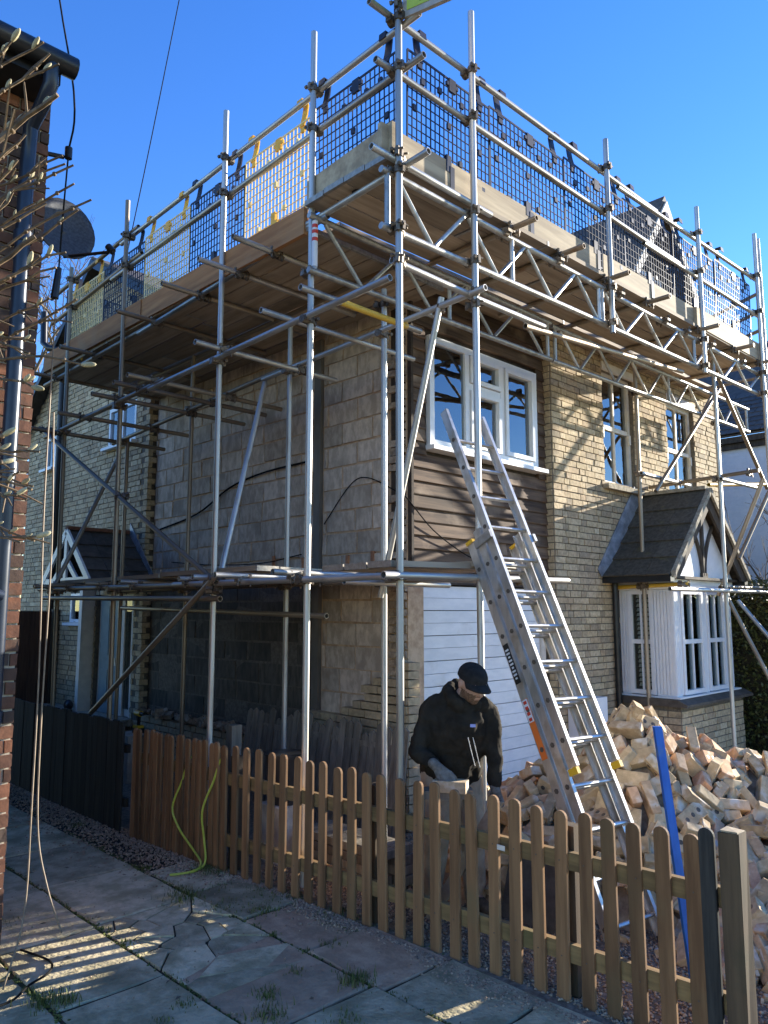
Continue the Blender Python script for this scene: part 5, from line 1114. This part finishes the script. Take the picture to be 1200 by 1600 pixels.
for i in range(70):
    y = rg.uniform(1.4, 4.6); x = -.12 + rg.uniform(-.05, .06); s = rg.uniform(.015, .05); q = Quaternion(Vector((rg.random(), rg.random(), rg.random())), rg.uniform(0, 6)).to_matrix()
    rb2.obox((x, y, .57 + s * .5), q @ Vector((s * 1.3, 0, 0)), q @ Vector((0, s, 0)), q @ Vector((0, 0, s * .7)))
tag(rb2.build('wall_rubble', M['ragged']), 'mortar rubble lying on the low brick skirt of the block wall', 'rubble', None, 'stuff')
# ------------------------------------------------------------------ the workman
def blob(name, parts, voxel, m, parent, smooth=6, noise=0, seed=1, post=None):
    """one continuous surface grown round tapered limbs: parts = ('c', p, q, r0, r1[, flat axis, k]) or ('e', centre, radii, matrix)"""
    mb = MB()
    for p in parts:
        if p[0] == 'c':
            a, b, r0, r1 = Vector(p[1]), Vector(p[2]), p[3], p[4]; d = b - a; L = d.length; q = d.to_track_quat('Z', 'Y').to_matrix(); n_ = 14; prof = []
            for i in range(5): t = math.pi / 2 * (1 - i / 4); prof.append((-r0 * math.sin(t), r0 * math.cos(t)))
            for i in range(1, 4): prof.append((L * i / 4, r0 + (r1 - r0) * i / 4))
            for i in range(5): t = math.pi / 2 * i / 4; prof.append((L + r1 * math.sin(t), r1 * math.cos(t)))
            V = [a + q @ Vector((max(r, .0004) * math.cos(2 * math.pi * k / n_), max(r, .0004) * math.sin(2 * math.pi * k / n_), z)) for z, r in prof for k in range(n_)]
            F = [(i * n_ + k, i * n_ + (k + 1) % n_, (i + 1) * n_ + (k + 1) % n_, (i + 1) * n_ + k) for i in range(len(prof) - 1) for k in range(n_)] + [tuple(range(n_))[::-1], tuple((len(prof) - 1) * n_ + k for k in range(n_))]
            mb.add(V, F)
        else: mb.ell(p[1], p[2], p[3], 20, 14)
    me = mb.mesh(name, (0, 0, 0)); bm = bmesh.new(); bm.from_mesh(me); bmesh.ops.recalc_face_normals(bm, faces=bm.faces); bm.to_mesh(me); bm.free()
    o = bpy.data.objects.new('blob', me); col.objects.link(o)
    r = o.modifiers.new('r', 'REMESH'); r.mode = 'VOXEL'; r.voxel_size = voxel; r.use_smooth_shade = True
    s_ = o.modifiers.new('s', 'SMOOTH'); s_.factor = .5; s_.iterations = smooth
    if noise:
        tx = bpy.data.textures.new('folds', 'CLOUDS'); tx.noise_scale = .085; tx.noise_depth = 3
        d_ = o.modifiers.new('d', 'DISPLACE'); d_.texture = tx; d_.strength = noise; d_.texture_coords = 'GLOBAL'; d_.mid_level = .5
    dg_ = bpy.context.evaluated_depsgraph_get(); me2 = bpy.data.meshes.new_from_object(o.evaluated_get(dg_)); bpy.data.objects.remove(o); me2.name = name
    c = sum((v.co for v in me2.vertices), Vector()) / len(me2.vertices); me2.transform(Matrix.Translation(-c)); me2.materials.clear(); me2.shade_smooth()
    if post: post(me2, c)
    return linkobj(name, me2, m, parent, c)
F0 = Vector((math.cos(HEAD), math.sin(HEAD), 0)); RT = Vector((F0.y, -F0.x, 0)); O_ = Vector((CAM.x, CAM.y, 0)) + F0 * 5.02
def W(a, t, z): return O_ + RT * a - F0 * t + Vector((0, 0, z))      # across, towards the passage, up
hip = W(.43, -.10, .86); chest = W(.465, .02, 1.16); neck = W(.475, .075, 1.345); hc = W(.545, .17, 1.425)
shR, shL = W(.305, .02, 1.28), W(.665, .0, 1.255); elR, wrR = W(.205, .05, 1.0), W(.312, .225, .945); elL, wrL = W(.69, .04, 1.01), W(.685, .10, .79)
hpR, hpL = W(.34, -.08, .84), W(.52, -.10, .84); knR, knL = W(.33, -.02, .46), W(.56, -.06, .46); anR, anL = W(.30, -.14, .08), W(.58, -.16, .08)
face = (-F0 * .78 + RT * .42 + Vector((0, 0, -.40))).normalized(); fside = face.cross(Vector((0, 0, 1))).normalized(); fup = fside.cross(face).normalized()
hm = Matrix((fside, face, fup)).transposed()
def hp(a, b, c): return hc + fside * a + face * b + fup * c          # head coordinates: side, forward, up
def hand(wr, direc, palm_n, curl, thick=0, sgn=1):
    d = Vector(direc).normalized(); nrm = Vector(palm_n).normalized(); sd_ = d.cross(nrm).normalized() * sgn; P = []
    for k in (-1, 0, 1): P.append(('c', wr + sd_ * .012 * k, wr + d * .085 + sd_ * .023 * k, .017 + thick, .0125 + thick))
    for k, (off, ln) in enumerate(((-.031, .068), (-.0105, .078), (.0105, .073), (.031, .056))):
        p = wr + d * .088 + sd_ * off; a = 0; r = .0088
        for j, fr__ in enumerate((.45, .32, .23)):
            a += curl * (.8 if j == 0 else 1.0) * (1 + .1 * k); q = p + (d * math.cos(a) + nrm * math.sin(a)) * ln * fr__; P.append(('c', p, q, r + thick, r - .0008 + thick)); p = q; r -= .0008
    p = wr + d * .03 - sd_ * .026; q = p + (d * .65 - sd_ * .6 + nrm * .45).normalized() * .038; P.append(('c', p, q, .0115 + thick, .010 + thick)); P.append(('c', q, q + (d * .8 + nrm * .6).normalized() * .028, .0095 + thick, .0085 + thick))
    return P
hdR = (W(.385, .262, .885) - wrR).normalized(); hdL = (W(.71, .12, .70) - wrL).normalized()
bodyp = [('c', hip, chest, .145, .15), ('c', chest, neck - Vector((0, 0, .05)), .14, .075), ('c', neck - Vector((0, 0, .04)), hc - fup * .05 - face * .02, .058, .055),
         ('c', shR - Vector((0, 0, .03)), elR, .042, .038), ('c', elR, wrR, .038, .027), ('c', shL - Vector((0, 0, .03)), elL, .042, .038), ('c', elL, wrL, .042, .029), ('c', shR, shL, .042, .042),
         ('c', hpR, knR, .085, .055), ('c', knR, anR, .055, .038), ('c', hpL, knL, .085, .055), ('c', knL, anL, .055, .038), ('c', anR, anR - F0 * .15 + RT * .02 - Vector((0, 0, .035)), .036, .03), ('c', anL, anL - F0 * .15 + RT * .05 - Vector((0, 0, .035)), .036, .03),
         ('e', hp(0, -.01, .025), (.076, .096, .100), hm), ('e', hp(0, .022, -.035), (.060, .070, .080), hm), ('e', hp(0, .055, -.088), (.030, .028, .022), hm),
         ('c', hp(0, .088, .020), hp(0, .112, -.018), .009, .0145), ('c', hp(-.011, .098, -.02), hp(.011, .098, -.02), .009, .009), ('c', hp(-.038, .083, .030), hp(.038, .083, .030), .012, .012),
         ('c', hp(-.020, .084, -.048), hp(.020, .084, -.048), .0075, .0075), ('c', hp(-.017, .082, -.060), hp(.017, .082, -.060), .0085, .0085),
         ('e', hp(-.079, -.012, -.002), (.010, .020, .033), hm), ('e', hp(.079, -.012, -.002), (.010, .020, .033), hm)]
bodyp += hand(wrR, hdR, RT * .6 + Vector((0, 0, -.7)), .75, 0, 1) + hand(wrL, hdL, -RT * .7 - F0 * .5, .55, 0, -1)
def bearded(me, c):
    me.materials.append(M['skin']); me.materials.append(M['beard'])
    for p in me.polygons:
        q = p.center + c - hc; u_, f_, s_ = q.dot(fup), q.dot(face), abs(q.dot(fside))
        if q.length < .16 and -.125 < u_ < -.030 and f_ > -.02 and not (u_ > -.066 and u_ < -.045 and s_ < .022 and f_ > .08) and (u_ < -.040 or s_ > .02): p.material_index = 1
PE = blob('person', bodyp, .0075, None, None, 3, post=bearded)
tag(PE, 'man in black hooded top and cap stooping behind the fence by the garage', 'person')
for s_ in (-1, 1):
    e = MB().ell(hp(s_ * .030, .088, .006), (.011, .010, .008), hm); e.build('eye', M['print_white'], PE, True); MB().ell(hp(s_ * .030, .0965, .004), (.005, .003, .005), hm).build('pupil', M['dark_plug'], PE, True)
hood = [('c', hip + Vector((0, 0, -.02)), chest, .170, .185), ('c', hip + RT * .05, chest + RT * .04, .15, .16), ('c', hip - RT * .05, chest - RT * .05, .15, .16), ('c', chest, neck - Vector((0, 0, .08)), .17, .115),
        ('c', shR - Vector((0, 0, .025)), elR, .074, .060), ('c', elR, wrR - (wrR - elR).normalized() * .03, .060, .042), ('c', shL - Vector((0, 0, .025)), elL, .072, .058), ('c', elL, wrL - (wrL - elL).normalized() * .03, .060, .044), ('c', shR + RT * .02, neck - RT * .04 - Vector((0, 0, .05)), .072, .075), ('c', shL - RT * .02, neck + RT * .04 - Vector((0, 0, .05)), .070, .075), ('e', hip + Vector((0, 0, .02)), (.20, .17, .07), Matrix((RT, F0, (0, 0, 1))).transposed())]
for k in range(9):
    a = math.pi * (k / 8 * 1.5 - .25); p = neck + face * .035 + fside * (.088 * math.cos(a)) - face * (.085 * math.sin(a)) + Vector((0, 0, .01 + .028 * math.sin(a))); hood.append(('e', p, (.036, .036, .046), None))
hood.append(('e', neck - face * .075 + Vector((0, 0, -.025)), (.095, .07, .08), None))
HD = blob('hooded_top', hood, .009, M['hoodie'], PE, 4, .034)
MB().obox(chest - F0 * .205 + RT * .075 + Vector((0, 0, .02)), RT * .016 - F0 * .002, Vector((0, 0, .009)), F0 * .002).build('chest_logo', M['logo'], HD)
for a in (.055, .085): MB().tube([chest - F0 * .20 + RT * (a - .01) + Vector((0, 0, -.05)), chest - F0 * .212 + RT * (a + .005) + Vector((0, 0, -.12)), chest - F0 * .205 + RT * (a + .03) + Vector((0, 0, -.2 - a * .3))], .0024, 6).build('drawcord', M['trim'], HD, True)
blob('trousers', [('c', hip, hip - Vector((0, 0, .06)), .155, .15), ('c', hpR, knR, .108, .082), ('c', knR, anR, .080, .072), ('c', hpL, knL, .108, .082), ('c', knL, anL, .080, .072)], .012, M['trousers'], PE, 5, .018)
for an, k in ((anR, .02), (anL, .05)): blob('boot', [('c', an + Vector((0, 0, .06)), an - Vector((0, 0, .015)), .058, .052), ('c', an - Vector((0, 0, .028)), an - F0 * .16 + RT * k - Vector((0, 0, .038)), .048, .044), ('c', an - Vector((0, 0, .03)) + F0 * .05, an - Vector((0, 0, .03)), .048, .048)], .010, M['boot'], PE, 3)
for wr, d, nn_, cu, sg_ in ((wrR, hdR, RT * .6 + Vector((0, 0, -.7)), .75, 1), (wrL, hdL, -RT * .7 - F0 * .5, .55, -1)): blob('glove', hand(wr, d, nn_, cu, .003, sg_) + [('c', wr - d * .02, wr + d * .02, .033, .031)], .0055, M['glove'], PE, 2)
cp = MB(); cn = []
for i in range(9):
    for k in range(28):
        t = math.pi / 2 * i / 8; a = 2 * math.pi * k / 28; cn.append(hp(.0885 * math.cos(a) * math.cos(t * .97), -.010 + .109 * math.sin(a) * math.cos(t * .97), .034 + .092 * math.sin(t) ** .9))
cp.add(cn, [(i * 28 + k, i * 28 + (k + 1) % 28, (i + 1) * 28 + (k + 1) % 28, (i + 1) * 28 + k) for i in range(8) for k in range(28)] + [tuple(8 * 28 + k for k in range(28))])
CP = cp.build('cap', M['cap'], PE, True)
pk = []; n_ = 13
for j in range(5):
    for i in range(n_):
        a = math.pi * (.10 + .80 * i / (n_ - 1)); e_ = j / 4; pk.append(hp(.084 * math.cos(a), -.010 + .100 * math.sin(a) + e_ * .075 * math.sin(a) ** .7, .040 - e_ * .018 - .016 * abs(math.cos(a)) ** 2 * (.4 + e_)))
pm = MB().add(pk, [(j * n_ + i, j * n_ + i + 1, (j + 1) * n_ + i + 1, (j + 1) * n_ + i) for j in range(4) for i in range(n_ - 1)]).build('cap_peak', M['cap'], CP, True); q_ = pm.modifiers.new('thickness', 'SOLIDIFY'); q_.thickness = .005; q_.offset = 0
MB().ell(hp(0, -.01, .128), (.006, .006, .004), hm).build('cap_button', M['cap'], CP, True)
# chisel and brick in his right hand, resting on a grey trestle block
hb = W(.40, .255, .835)
tag(MB().obox(hb, (RT * .9 - F0 * .3).normalized() * .10, (F0 * .9 + RT * .3).normalized() * .05, Vector((0, 0, .033))).build('held_brick', M['loose_brick']), 'brick the workman is cleaning under his gloved right hand', 'brick')
TB = thing('work_trestle', 'grey timber trestle under the brick the workman is cleaning', 'trestle', W(.36, .22, 0))
MB().obox(W(.36, .22, .785), RT * .17, F0 * .06, Vector((0, 0, .024))).build('trestle_top', M['grey_wood'], TB)
for s_ in (-1, 1):
    for t_ in (-1, 1): MB().tube([W(.36 + s_ * .13, .22 + t_ * .03, .765), W(.36 + s_ * .16, .22 + t_ * .09, -.002)], .018, 6).build('leg', M['grey_wood'], TB)
